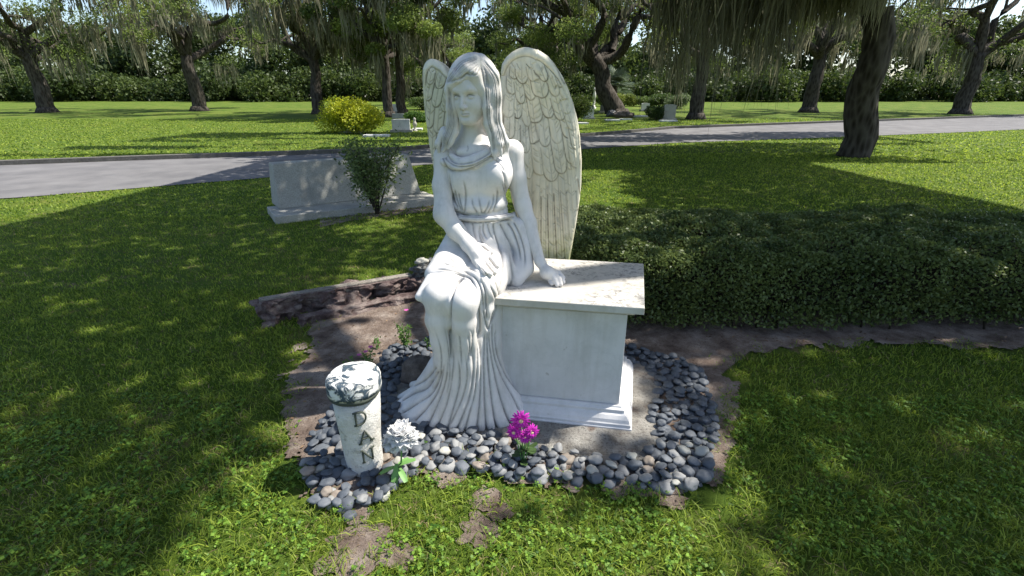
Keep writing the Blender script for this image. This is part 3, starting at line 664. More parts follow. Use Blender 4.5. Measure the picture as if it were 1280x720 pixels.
tag(link('soil_bed', mesh('soil_bed', np.stack([X, Y, Z], 2).reshape(-1, 3), np.stack([a, a + 1, a + 1 + nX, a + nX], 1)[keep], True), M_soil), kind='structure')
pad_px = [(500, 470), (545, 445), (780, 455), (807, 464), (823, 477), (826, 490), (817, 520), (822, 553), (810, 577), (803, 582), (760, 581), (720, 577), (663, 563), (630, 556), (590, 549), (540, 545), (500, 528), (482, 508)]
pad = spline([tuple(gp(u, v)[:2]) for u, v in pad_px + pad_px[:1]], 5)[:-1]
mb = MB(); n = len(pad); V = [(p[0] + random.uniform(-.004, .004), p[1] + random.uniform(-.004, .004), z) for z in (-.02, .022) for p in pad]
mb.add(V, [(i, (i + 1) % n, n + (i + 1) % n, n + i) for i in range(n)] + [tuple(n + i for i in range(n))])
o = mb.build('concrete_pad', M_conc, None, False, .006); tag(o, kind='structure')
angel.location.z = 0

# ---------------- pebbles
peb_px = [(436, 652), (400, 640), (380, 590), (400, 530), (470, 470), (488, 438), (540, 430), (600, 430), (790, 440), (843, 452), (872, 468), (892, 510), (892, 560), (880, 617), (843, 619), (760, 613), (700, 609), (640, 606), (590, 592), (545, 588), (510, 602), (485, 627)]
peb = [gp(u, v)[:2] for u, v in peb_px]
gown_fp = [gp(u, v)[:2] for u, v in ((490, 509), (505, 524), (540, 536), (580, 542), (640, 544), (664, 530), (790, 543), (800, 460), (560, 450), (500, 480))]
inner = [gp(u, v)[:2] for u, v in ((560, 445), (500, 482), (489, 508), (505, 526), (540, 539), (580, 546), (625, 549), (650, 556), (668, 560), (720, 575), (760, 579), (805, 580), (819, 553), (813, 520), (822, 490), (820, 478), (805, 466), (780, 455))]
M_peb = []
for nm, c1, c2 in (('slate_pebble', (.055, .064, .078), (.105, .117, .135)), ('grey_pebble', (.16, .165, .17), (.24, .24, .235)), ('pale_pebble', (.27, .275, .25), (.36, .35, .31)), ('brown_pebble', (.17, .145, .12), (.25, .21, .175))):
    def pm(n, l, b, c1=c1, c2=c2):
        o_ = n.new('ShaderNodeObjectInfo'); c = mix(n, l, o_.outputs['Random'], c1, c2)
        c = mix(n, l, mul(n, l, val(n, l, noise(n, l, 60, 5, .7), .5, .75), .5), c, tuple(min(1, x * 1.7) for x in c2)); l.new(c, b.inputs['Base Color'])
        bump(n, l, b, noise(n, l, 300, 4, .6), .12, .002)
    M_peb.append(mat(nm, pm, .62, .35))
import bmesh
def lump(r=(1, 1, 1), sub=3, amp=.12, seed=0, sc=1.2):
    bm = bmesh.new(); bmesh.ops.create_icosphere(bm, subdivisions=sub, radius=1); from mathutils import noise as mn
    for v in bm.verts:
        d = 1 + amp * mn.noise(v.co * sc + Vector((seed * 3.1, seed, 0))) + amp * .3 * mn.noise(v.co * sc * 3 + Vector((seed, 0, 5)))
        v.co = Vector((v.co.x * r[0], v.co.y * r[1], v.co.z * r[2])) * d
    return bm
def bm_mesh(bm, name, m, smooth=True):
    me = bpy.data.meshes.new(name); bm.to_mesh(me); bm.free(); me.materials.append(m)
    if smooth: me.polygons.foreach_set('use_smooth', np.ones(len(me.polygons), bool))
    return me
pm_ = [[bm_mesh(lump((1, random.uniform(.68, .95), random.uniform(.36, .62)), 3, .34, k * 7 + q), 'pebble', M_peb[q]) for k in range(5)] for q in range(4)]
rp = random.Random(5); P = []
def tryp(n, z0, rr, gap, region=None):
    for _ in range(n):
        x = rp.uniform(-1.3, 1.6); y = rp.uniform(1.25, 2.9)
        if not inpoly(np.array(x), np.array(y), peb) or inpoly(np.array(x), np.array(y), inner): continue
        if region is not None and not region(x, y): continue
        r = rp.uniform(*rr)
        if all((x - q[0]) ** 2 + (y - q[1]) ** 2 > ((r + q[3]) * gap) ** 2 for q in P if q[2] == z0): P.append((x, y, z0, r))
tryp(9000, .016, (.023, .035), .76); n1 = len(P)
tryp(5000, .016, (.013, .02), .85)
tryp(3500, .040, (.017, .028), .95)
P.sort(key=lambda q: q[0] ** 2 + q[1] ** 2)
zones = lambda x, y: 'left' if x < -.45 else ('right' if x > .62 else 'front')
zl = {'left': 'left of the gown hem', 'right': 'right of the bench plinth', 'front': 'in front of the statue'}
cl = ['dark slate grey', 'mid grey', 'pale greenish grey', 'brownish grey']
rest = MB()
for k, (x, y, z, r) in enumerate(P):
    q = rp.choices(range(4), (.60, .27, .08, .05))[0]; e = (rp.uniform(-.35, .35), rp.uniform(-.35, .35), rp.uniform(0, 6.28))
    if k < 300:
        o = bpy.data.objects.new('pebble', rp.choice(pm_[q])); COL.objects.link(o); o.location = (x, y, z + .004); o.rotation_euler = e; o.scale = (r * 1.12,) * 3
        sz = 'small' if r < .0205 else ('large' if r > .032 else 'middling')
        tag(o, f'{sz} smooth {cl[q]} pebble {zl[zones(x, y)]}', 'pebble', f'{cl[q]} pebbles, {sz}, {zl[zones(x, y)]}')
    else:
        me = rp.choice(pm_[0]); Mx = Matrix.Translation((x, y, z + .004)) @ Matrix.Rotation(e[2], 4, 'Z') @ Matrix.Rotation(e[0], 4, 'X') @ Matrix.Scale(r * 1.12, 4)
        rest.add([Mx @ v.co for v in me.vertices], [tuple(p.vertices) for p in me.polygons])
if rest.v: tag(rest.build('far_pebbles', M_peb[0], None, True), kind='stuff')
print('pebbles', len(P))

# ---------------- leaf and blade meshes
def leafmat(name, lo, hi, trans=.35, rough=.55):
    m = bpy.data.materials.new(name); m.use_nodes = True; n = m.node_tree.nodes; l = m.node_tree.links; b = n['Principled BSDF']
    c = ramp(n, l, attr(n, 'tone'), [(0, lo), (1, hi)]); l.new(c, b.inputs['Base Color']); b.inputs['Roughness'].default_value = rough; b.inputs['Specular IOR Level'].default_value = .3
    t = n.new('ShaderNodeBsdfTranslucent'); hs = n.new('ShaderNodeHueSaturation'); hs.inputs['Value'].default_value = 1.5; hs.inputs['Hue'].default_value = .494; l.new(c, hs.inputs['Color']); l.new(hs.outputs[0], t.inputs[0])
    s = n.new('ShaderNodeMixShader'); s.inputs[0].default_value = trans; l.new(b.outputs[0], s.inputs[1]); l.new(t.outputs[0], s.inputs[2]); l.new(s.outputs[0], n['Material Output'].inputs[0])
    return m
def leaves(C, size, r, up=.3, tone=None, asp=.5, pts=None):
    """rhombic leaves at C (n,3)"""
    n = len(C); d = r.normal(size=(n, 3)); d[:, 2] += up; d /= np.linalg.norm(d, axis=1)[:, None]
    e = np.cross(d, r.normal(size=(n, 3))); e /= np.linalg.norm(e, axis=1)[:, None]
    s = (size * r.uniform(.6, 1.3, n))[:, None] if np.isscalar(size) else (size * r.uniform(.7, 1.2, n))[:, None]
    f = np.cross(d, e); V = np.stack([C - e * s * .5, C + f * s * asp * .5 + d * s * .08, C + e * s * .5, C - f * s * asp * .5 + d * s * .08], 1).reshape(-1, 3)
    Q = np.arange(n * 4).reshape(n, 4); return V, Q, np.repeat(r.random(n) if tone is None else tone, 4)
def leafobj(name, parts, m, parent=None):
    V, Q, T, b = [], [], [], 0
    for v, q, t in parts: V.append(v); Q.append(q + b); T.append(t); b += len(v)
    me = mesh(name, np.concatenate(V), np.concatenate(Q)); fattr(me, 'tone', np.concatenate(T)); return link(name, me, m, parent)
def blades(x, y, h, wd, r, lean=.5, tone=None):
    n = len(x); z = gh(x, y); az = r.uniform(0, 6.283, n); ln = r.uniform(.1, 1, n) * lean * h; px, py = np.cos(az), np.sin(az); a2 = r.uniform(0, 6.283, n); wx, wy = np.cos(a2) * wd, np.sin(a2) * wd
    V = []
    for f, wf, hf in ((0, 1, 0), (.35, .9, .6), (1, .12, 1)):
        for s in (-1, 1): V.append(np.stack([x + px * ln * f + s * wx * wf * .5, y + py * ln * f + s * wy * wf * .5, z + h * hf * (1 - .25 * lean * f)], 1))
    V = np.stack(V, 1).reshape(-1, 3); b = np.arange(n)[:, None] * 6
    Q = np.concatenate([b + np.array([[0, 1, 3, 2]]), b + np.array([[2, 3, 5, 4]])]); return V, Q, np.repeat(r.random(n) if tone is None else tone, 6)
M_grass = leafmat('grass_blade', (.035, .09, .008), (.30, .38, .05), .45)
M_dry = leafmat('dry_blade', (.14, .10, .055), (.34, .26, .15), .2, .8)
M_clover = leafmat('clover_leaf', (.035, .10, .012), (.23, .38, .05), .4)
r = np.random.default_rng(11)
def lawnpts(n, x0, x1, y0, y1, wedge=True):
    x = r.uniform(x0, x1, n); y = r.uniform(y0, y1, n); wx_ = .24 * (vnoise(x, y, .10, 71) - .5) + .05 * r.normal(size=n); wy_ = .24 * (vnoise(x, y, .10, 72) - .5) + .04 * r.normal(size=n); k = ~inpoly(x + wx_, y + wy_, bed)
    k &= np.abs(x) < 1.3 * (y * CP + (CH) * SP) + .8
    return x[k], y[k]
bare = [(gp(u, v)[0], gp(u, v)[1], rr) for u, v, rr in ((608, 628, .07), (600, 665, .08), (560, 600, .07), (450, 690, .13), (500, 700, .06), (838, 628, .06), (770, 616, .05), (625, 645, .05), (450, 650, .05), (715, 612, .04))]
def dens(x, y):
    d = .35 + .9 * vnoise(x, y, .22, 21) * vnoise(x, y, .07, 22) * 2
    for bx_, by_, br in bare: d = d * np.clip(((np.hypot(x - bx_, (y - by_) * .9)) / br) ** 2 - .25 + .5 * vnoise(x, y, .05, 5), 0, 1)
    return d
Gp, Dp, Cp = [], [], []
x, y = lawnpts(135000, -3.9, 3.9, .7, 2.2); k = r.random(len(x)) < dens(x, y); x, y = x[k], y[k]
Gp.append(blades(x, y, r.uniform(.018, .060, len(x)), r.uniform(.0022, .0052, len(x)), r, 1.5))
x, y = lawnpts(24000, -3.9, 3.9, .7, 2.2); k = r.random(len(x)) < np.clip(dens(x, y), 0, 1) * (vnoise(x, y, .16, 31) > .42); x, y = x[k], y[k]
z = r.uniform(.012, .04, len(x)); C = np.stack([x, y, z], 1)
for t in range(3):
    a = t * 2.09 + r.uniform(0, .4); v_, q_, t_ = leaves(C + np.array([math.cos(a), math.sin(a), 0]) * .006, .012, r, 3.0, None, 1.0); Cp.append((v_, q_, t_))
x, y = lawnpts(26000, -3.9, 3.9, .7, 2.2); k = r.random(len(x)) < .35 + .65 * (1 - np.clip(dens(x, y), 0, 1)); x, y = x[k], y[k]
Dp.append(blades(x, y, r.uniform(.004, .014, len(x)), r.uniform(.0015, .003, len(x)), r, 5))
x, y = lawnpts(26000, -3.9, 3.9, .7, 2.2); k = r.random(len(x)) < (vnoise(x, y, .18, 33) > .5) * np.clip(.5 - x * .5, .15, 1); x, y = x[k], y[k]
Dp.append(blades(x, y, r.uniform(.015, .04, len(x)), r.uniform(.0015, .0035, len(x)), r, 2.2))
x, y = lawnpts(185000, -9, 9, 2.2, 6.5); k = r.random(len(x)) < .4 + .8 * vnoise(x, y, .3, 8); x, y = x[k], y[k]
Gp.append(blades(x, y, r.uniform(.02, .045, len(x)), r.uniform(.004, .008, len(x)), r, 1.3))
x, y = lawnpts(60000, -5, 5, 2.15, 3.8); Gp.append(blades(x, y, r.uniform(.02, .045, len(x)), r.uniform(.003, .006, len(x)), r, 1.4))
x, y = lawnpts(32000, -9, 9, 2.2, 6.5); Dp.append(blades(x, y, r.uniform(.008, .03, len(x)), r.uniform(.003, .006, len(x)), r, 2))
x, y = lawnpts(190000, -20, 20, 6.3, 15); rd = np.array([p[:2] for p in near] + [p[:2] for p in far][::-1]); k = ~inpoly(x, y, rd); x, y = x[k], y[k]
Gp.append(blades(x, y, r.uniform(.02, .05, len(x)), r.uniform(.01, .02, len(x)), r, 1.3))
x, y = lawnpts(120000, -34, 40, 13, 34); k = ~inpoly(x, y, rd); x, y = x[k], y[k]
Gp.append(blades(x, y, r.uniform(.03, .07, len(x)), r.uniform(.025, .05, len(x)), r, 1.3))
for bi, (bx_, by_, br) in enumerate(bare):
    pl = [(bx_ + math.cos(a) * br * random.uniform(.7, 1.25), by_ + math.sin(a) * br * random.uniform(.7, 1.2)) for a in np.linspace(0, 6.28, 22)[:-1]]; sheet('bare_soil', spline(pl + pl[:1], 3)[:-1], .005 + .0012 * bi, M_soil)
tag(leafobj('grass', Gp, M_grass), kind='stuff'); tag(leafobj('dry_grass', Dp, M_dry), kind='stuff'); tag(leafobj('clover', Cp, M_clover), kind='stuff')

# ---------------- hedge
hx0, hx1, hy0, hy1, hz = .34, 6.2, 2.95, 4.35, .60
hedge = empty('hedge', ((hx0 + hx1) / 2, (hy0 + hy1) / 2, 0)); tag(hedge, 'long low clipped dark green hedge running right behind the marble bench', 'hedge')
def hsurf(n):
    A = np.array([(hx1 - hx0) * hz, (hx1 - hx0) * (hy1 - hy0), (hy1 - hy0) * hz]); p = A / A.sum(); w_ = r.choice(3, n, p=p); a, b_ = r.random(n), r.random(n)
    a = a ** 1.35
    X = np.where(w_ == 2, hx0, hx0 + (hx1 - hx0) * a); Yq = np.where(w_ == 0, hy0, hy0 + (hy1 - hy0) * b_); Z = np.where(w_ == 1, hz, hz * np.where(w_ == 0, b_, r.random(n)))
    # rounded shoulders and lumps
    dep = np.abs(r.normal(0, .035, n)); lp = .12 * (vnoise(X, Yq + Z * 1.3, .35, 40) - .5) + .07 * (vnoise(X, Yq + Z, .12, 41) - .5)
    cx, cy, cz = np.clip(X, hx0 + .15, hx1), np.clip(Yq, hy0 + .16, hy1 - .16), np.minimum(Z, hz - .16)
    D = np.stack([X - cx, Yq - cy, Z - cz], 1); L = np.linalg.norm(D, axis=1)[:, None] + 1e-6; D = D / L
    rad = .16 + lp - dep; return np.stack([cx, cy, cz], 1) + D * rad[:, None]
C = hsurf(120000); C = C[C[:, 2] > .05 + .06 * r.random(len(C))]
tn = np.clip(.15 + .5 * r.random(len(C)) + .35 * (vnoise(C[:, 0], C[:, 1] + C[:, 2], .2, 50) - .5), 0, 1)
leafobj('foliage', [leaves(C, .028, r, .35, tn, .55)], leafmat('hedge_leaf', (.035, .062, .018), (.19, .24, .07), .3, .45), hedge)
mb = MB(); mb.box(((hx0 + hx1) / 2, (hy0 + hy1) / 2, hz / 2 + .02), ((hx1 - hx0) / 2 - .14, (hy1 - hy0) / 2 - .16, hz / 2 - .13))
for q in range(80):
    x = random.uniform(hx0 + .1, hx1 - .1); yy = random.uniform(hy0 + .06, hy0 + .3); mb.tube([(x, yy, 0), (x + random.uniform(-.05, .05), yy, .12), (x + random.uniform(-.1, .1), yy + .02, .3)], [.008, .006, .003], 5)
mb.build('branches', mat('hedge_twig', lambda n, l, b: l.new(mix(n, l, noise(n, l, 30), (.012, .011, .008), (.03, .024, .018)), b.inputs['Base Color']), .9, .1), hedge)
# ------------------------------------------------------------------ live oaks hung with moss
def bark(n, l, b):
    v = n.new('ShaderNodeTexVoronoi'); v.inputs['Scale'].default_value = 9; c_ = n.new('ShaderNodeTexCoord'); mp = n.new('ShaderNodeMapping'); mp.inputs['Scale'].default_value = (1, 1, .3)
    l.new(c_.outputs['Object'], mp.inputs[0]); l.new(mp.outputs[0], v.inputs['Vector'])
    c = mix(n, l, noise(n, l, 3, 6), (.045, .04, .034), (.12, .105, .09)); l.new(mix(n, l, val(n, l, v.outputs[0], .2, .7), (.03, .025, .02), c), b.inputs['Base Color']); bump(n, l, b, v.outputs[0], .8, .04)
M_bark = mat('oak_bark', bark, .95, .1)
M_oak = leafmat('oak_leaf', (.020, .042, .010), (.19, .25, .055), .4)
M_oakB = leafmat('bright_oak_leaf', (.05, .085, .012), (.16, .19, .035), .4)
M_moss = leafmat('hanging_moss', (.085, .085, .055), (.27, .26, .17), .35, .9)
def blob(c, rad, n, r, flat=.6):
    d = r.normal(size=(n, 3)); d /= np.linalg.norm(d, axis=1)[:, None]; d *= (r.random(n) ** .45)[:, None]; d[:, 2] *= flat; return np.asarray(c) + d * rad
def moss_at(P, L, wd, r, k=3):
    """hanging strands: each a narrow tapering, slightly wavering ribbon"""
    n = len(P) * k; sp = np.repeat(r.uniform(.3, 1.2, len(P)), k); Ls = L * sp * r.uniform(.5, 1.1, n); P = np.repeat(P, k, 0) + r.normal(0, 1, (n, 3)) * np.array([.13, .13, .12]) * min(1, L / 1.2); a = r.uniform(0, 6.28, n); w_ = wd * r.uniform(.5, 1.3, n)
    V = []; dx = r.normal(0, .05, n) * Ls; ph = r.uniform(0, 6, n)
    for f, wf in ((0, .5), (.3, 1), (.65, .75), (1, .08)):
        ox = dx * f + .05 * L * np.sin(ph + f * 4)
        for s in (-1, 1): V.append(np.stack([P[:, 0] + ox + s * np.cos(a) * w_ * wf * .5, P[:, 1] + s * np.sin(a) * w_ * wf * .5, P[:, 2] - Ls * f], 1))
    V = np.stack(V, 1).reshape(-1, 3); b = np.arange(n)[:, None] * 8; Q = np.concatenate([b + np.array([[i, i + 1, i + 3, i + 2]]) for i in (0, 2, 4)])
    return V, Q, np.repeat(r.random(n), 8)
def limb(mb, a, b, r0, r1, r, sag=.0, n=7, wob=.35):
    a, b = np.array(a, float), np.array(b, float); L = np.linalg.norm(b - a); P = []
    for i in range(n):
        t = i / (n - 1); P.append(a + (b - a) * t + np.array([0, 0, sag * L * 4 * t * (1 - t)]) + r.normal(0, 1, 3) * wob * L * .06 * (0 < i < n - 1))
    P = spline(P, 3); mb.tube([tuple(p) for p in P], list(np.linspace(r0, r1, len(P))), 8, jit=.08); return P
def oak(name, base, h, spread, tr, seed, label, leaf=.16, nl=9000, nm=260, mat_=None, cl=34, low=.30, lim=7, mossL=1.6, mw=.10, group=None, lean=(0, 0), cat='tree'):
    r = np.random.default_rng(seed); base = np.array(base, float); base[2] = gh(base[0], base[1]) - .1
    t = empty(name, tuple(base)); tag(t, label, cat, group)
    mb = MB(); top = base + np.array([lean[0], lean[1], h * .34]); limb(mb, base, top, tr, tr * .72, r, 0, 5, .3)
    mb.tube([tuple(base), tuple(base + np.array([0, 0, .5]))], [tr * 1.5, tr * 1.0], 10)
    mb.build('trunk', M_bark, t, True); bb = MB(); tips = []
    for k in range(lim):
        az = k * 6.283 / lim + r.uniform(-.4, .4); rr = spread * r.uniform(.55, .95); e = top + np.array([math.cos(az) * rr, math.sin(az) * rr, h * r.uniform(.05, .5)])
        P = limb(bb, top - np.array([0, 0, tr * .5]), e, tr * .5, tr * .1, r, .10, 7, 1.0)
        for q in range(3):
            p = P[int(len(P) * r.uniform(.35, .9))]; e2 = p + r.normal(0, 1, 3) * np.array([spread * .25, spread * .25, h * .12]) + np.array([0, 0, h * .06]); limb(bb, p, e2, tr * .16, tr * .04, r, .05, 5, .8); tips.append(e2)
        tips.append(e)
    bb.build('branches', M_bark, t, True)
    cs = []
    for k in range(cl):
        if k < min(len(tips), cl): c = tips[k] + r.normal(0, .4, 3)
        else:
            az = r.uniform(0, 6.28); rr = spread * math.sqrt(r.uniform(.02, 1)); c = base + np.array([lean[0] + math.cos(az) * rr, lean[1] + math.sin(az) * rr, h * (low + (1 - low) * (r.uniform(.1, 1)) * math.sqrt(max(0, 1 - (rr / spread) ** 2 * .75)))])
        cs.append((c, spread * r.uniform(.12, .24)))
    per = nl // len(cs); LP = []
    for c, rd_ in cs: LP.append(leaves(blob(c, rd_, per, r, .62), leaf, r, .3, np.clip(r.uniform(.0, .6) + r.random(per) * .5, 0, 1), .6))
    leafobj('foliage', LP, mat_ or M_oak, t)
    if nm:
        MP = []
        for c, rd_ in cs:
            k = max(1, nm // len(cs)); p = blob(c, rd_ * .95, k, r, .5); p[:, 2] -= rd_ * .25; MP.append(moss_at(p, mossL * r.uniform(.3, 1.0), mw, r, 7))
        leafobj('hanging_moss', MP, M_moss, t)
    return t
G1 = 'moss hung live oaks beyond the lane'
def bp(u, Y): return ((u - 640) / F * (Y * CP + 1.0 * SP), Y, 0)
oak('live_oak', bp(487, 36), 12, 5.5, .36, 1, 'slim dark moss draped live oak, first trunk right of the yellow green bush', nl=40000, nm=210, group=G1, low=.26, mossL=2.6)
oak('live_oak', bp(504, 39), 12.5, 5.5, .38, 2, 'slim dark live oak, second trunk right of the yellow green bush', nl=40000, nm=190, group=G1, low=.26, mossL=2.4)
oak('live_oak', bp(772, 40), 12, 8.5, .75, 3, 'large spreading live oak with a thick leaning trunk right of the raised wing', nl=44000, nm=200, group=G1, low=.30, lim=9, mossL=2.0, lean=(-2.2, 0))
oak('live_oak', bp(682, 47), 12.5, 6.3, .5, 4, 'dark live oak filling the gap behind the angel and between its wings', nl=38000, nm=220, group=G1, low=.22, mossL=2)
oak('live_oak', bp(548, 56), 9.0, 5, .4, 5, 'far live oak seen low between the left wing and the dark trunks', nl=12000, nm=200, group=G1, low=.2)
oak('live_oak', bp(870, 34), 12, 6.5, .5, 6, 'pale green live oak with long moss at the right end of the lane', nl=16000, nm=260, mat_=M_oakB, group=G1, low=.34, mossL=2.8)
oak('live_oak', bp(400, 40), 12, 7, .5, 8, 'wide live oak left of the yellow green bush', nl=16000, nm=500, group=G1, low=.3, mossL=2.4)
oak('live_oak', bp(250, 44), 13, 8, .6, 9, 'big live oak near the left end of the row', nl=16000, nm=400, group=G1, low=.28, mossL=2.4)
oak('live_oak', bp(60, 42), 13, 8, .6, 10, 'leftmost live oak of the row', nl=16000, nm=400, group=G1, low=.25, mossL=2.4)
oak('live_oak', bp(1010, 42), 13, 8, .6, 12, 'big live oak second from the right end of the row', nl=16000, nm=400, group=G1, low=.28, mossL=2.4)
oak('live_oak', bp(1200, 40), 13, 8, .6, 13, 'rightmost live oak of the row', nl=16000, nm=400, group=G1, low=.25, mossL=2.4)
# a wood far behind them that reads as one mass
r = np.random.default_rng(77); parts = []
for k in range(150):
    x = -95 + k * 1.28; y = r.uniform(66, 72); c = (x, y, gh(x, y) + r.uniform(.3, 2.6)); parts.append(leaves(blob(c, r.uniform(1.8, 2.6), 900, r, .9), .45, r, .3, np.clip(r.uniform(0, .4) + r.random(900) * .4, 0, 1), .6))
for k in range(240):
    x = -95 + (k % 120) * 1.6 + r.uniform(-1.5, 1.5); y = r.uniform(72, 84); c = (x, y, gh(x, y) + r.uniform(.2, 9.5)); rd_ = r.uniform(2.2, 3.6)
    parts.append(leaves(blob(c, rd_, 1000, r, .9), .58, r, .3, np.clip(r.uniform(0, .5) + r.random(1000) * .4, 0, 1), .6))
tag(leafobj('far_wood', parts, leafmat('wood_leaf', (.014, .030, .008), (.10, .14, .03), .3)), kind='stuff')
# ------------------------------------------------------------------ stones
def granite(c1, c2, grain=60):
    def f(n, l, b):
        c = mix(n, l, val(n, l, noise(n, l, grain, 4, .8), .4, .62), c1, c2); c = mix(n, l, mul(n, l, val(n, l, noise(n, l, 4, 6, .6), .45, .7), .5), c, tuple(x * .6 for x in c1))
        l.new(c, b.inputs['Base Color']); bump(n, l, b, noise(n, l, 22, 8, .8), .5, .02)
    return f
M_gran = mat('grey_granite', granite((.29, .285, .255), (.42, .41, .37)), .7, .3)
M_grand = mat('dark_granite', granite((.13, .13, .125), (.22, .22, .21)), .6, .35)
M_granw = mat('white_stone', granite((.58, .58, .56), (.70, .69, .66)), .7, .3)
def redr(n, l, b):
    c = ramp(n, l, noise(n, l, 7, 8, .75), [(.3, (.04, .028, .027)), (.48, (.15, .105, .10)), (.64, (.36, .30, .27))]); l.new(c, b.inputs['Base Color']); bump(n, l, b, noise(n, l, 14, 9, .8), 1, .05)
M_red = mat('rough_rock', redr, .9, .2)
M_sawn = mat('sawn_edge', concmat((.34, .31, .27), (.24, .21, .18)), .9, .2)
def frame(a, b):
    a, b = np.array(a[:2]), np.array(b[:2]); d = b - a; L = np.linalg.norm(d); d /= L; return a, d, np.array([-d[1], d[0]]), L
def slab(name, a, b, t, z0, z1, m, parent, rec=0, ends=0, bev=.012, jit=0, sub=0, seed=0):
    """upright block along a->b (front line), t deep, top set back by rec and in by ends"""
    a, d, nn, L = frame(a, b); V = []
    for z, rc, en in ((z0, 0, 0), (z1, rec, ends)):
        for s, w_ in ((en, rc), (L - en, rc), (L - en, t), (en, t)): p = a + d * s + nn * w_; V.append((p[0], p[1], z))
    mb = MB(); mb.add(V, [(3, 2, 1, 0), (4, 5, 6, 7), (0, 1, 5, 4), (1, 2, 6, 5), (2, 3, 7, 6), (3, 0, 4, 7)])
    if not sub: return mb.build(name, m, parent, False, bev)
    me = mesh(name, mb.v, mb.f); bm = bmesh.new(); bm.from_mesh(me); bmesh.ops.subdivide_edges(bm, edges=bm.edges[:], cuts=sub, use_grid_fill=True)
    from mathutils import noise as mn
    for v in bm.verts:
        k = jit * (1 if v.co.z < z1 - .004 else .15); q = v.co * 6 + Vector((seed, 0, 0)); v.co += Vector((mn.noise(q), mn.noise(q + Vector((9, 0, 0))), mn.noise(q + Vector((0, 9, 0))) * .5)) * k + Vector((mn.noise(q * 3.3), mn.noise(q * 3.3 + Vector((9, 0, 0))), mn.noise(q * 3.3 + Vector((0, 7, 0))) * .6)) * k * .7 + Vector((mn.noise(q * 8), mn.noise(q * 8 + Vector((9, 0, 0))), 0)) * k * .35
    bm.to_mesh(me); bm.free(); return link(name, me, m, parent)
hs = empty('headstone', tuple(gp(480, 258))); tag(hs, 'wide grey slant faced headstone on a granite base behind the leafy shrub at the left', 'headstone')
slab('base', gp(345, 281), gp(553, 256), .75, -.02, .10, M_gran, hs, .0, .0, .01)
a, d, nn, L = frame(gp(345, 281), gp(553, 256)); p0 = a + nn * .12
A1 = np.array([*(gp(352, 272)[:2] + nn * .06), 0]); B1 = np.array([*(gp(527, 249)[:2]), 0]); slab('tablet', A1, B1, (.50), .1005, .68, M_gran, hs, .26, .05, .015)
sheet('mulch', [gp(u, v)[:2] for u, v in ((400, 285), (436, 277), (480, 272), (556, 262), (553, 256), (480, 264), (400, 275))], .006, M_soil)
# rough edging block and its lower course
bk = empty('edging_block', tuple(gp(490, 370))); tag(bk, 'long rough reddish brown rock faced block with thin sawn top edge, left of the angel', 'stone block')
a_, b_ = gp(330, 408), gp(552, 366)
slab('rock_face', a_, b_, .15, -.03, .155, M_red, bk, .05, .0, 0, .085, 44, 3)
slab('top_edge', np.array([*a_[:2], 0]) + np.array([*(frame(a_, b_)[2] * .075), 0]), np.array([*b_[:2], 0]) + np.array([*(frame(a_, b_)[2] * .075), 0]) - np.array([*(frame(a_, b_)[1] * .22), 0]), .065, .1, .170, M_sawn, bk, 0, 0, .006)
b2 = empty('edging_block', tuple(gp(490, 380))); tag(b2, 'low broken dark brown ledge of stone at the foot of the block', 'stone block')
slab('broken_ledge', gp(372, 412), gp(545, 375), .12, -.03, .055, M_red, b2, .03, .03, 0, .05, 30, 8)
def rock(name, c, rr, m, label, cat, seed, rot=0, amp=.35, sub=4):
    bm = lump(rr, sub, amp, seed, 1.4); o = bpy.data.objects.new(name, bm_mesh(bm, name, m)); COL.objects.link(o); o.location = c; o.rotation_euler = (0, 0, rot); return tag(o, label, cat)
def brownrock(n, l, b):
    c = ramp(n, l, noise(n, l, 16, 8, .75), [(.3, (.07, .055, .045)), (.55, (.17, .14, .12)), (.7, (.26, .22, .19))]); l.new(c, b.inputs['Base Color']); bump(n, l, b, noise(n, l, 24, 8, .8), 1, .02)
M_brock = mat('brown_rock', brownrock, .9, .2)
p = gp(524, 478); rock('boulder', (p[0], p[1] + .02, .045), (.105, .125, .10), M_brock, 'rough brown boulder with a sloping top beside the left side of the gown', 'rock', 4, .5)
M_blk = mat('black_rock', granite((.018, .018, .02), (.10, .105, .105), 12), .35, .5)
kn_ = empty('lava_rock', tuple(gp(532, 352))); tag(kn_, 'lumpy black rock with a pale grey crown sitting on the end of the rough block', 'rock')
for (u, v, Y, r_), sd in zip(((527, 338, 3.72, .075), (543, 334, 3.80, .09), (537, 350, 3.76, .10), (556, 340, 3.84, .08)), range(4)):
    c = at(u, v, Y); bm = lump((r_, r_ * .8, r_ * .8), 4, .6, sd + 20, 2.2); o = bpy.data.objects.new('lobe', bm_mesh(bm, 'lobe', M_blk)); COL.objects.link(o); o.parent = kn_; o.location = Vector(c) - kn_.location
c = at(528, 327, 3.74); bm = lump((.055, .05, .03), 3, .5, 33, 2); o = bpy.data.objects.new('pale_crown', bm_mesh(bm, 'pale_crown', M_gran)); COL.objects.link(o); o.parent = kn_; o.location = Vector(c) - kn_.location

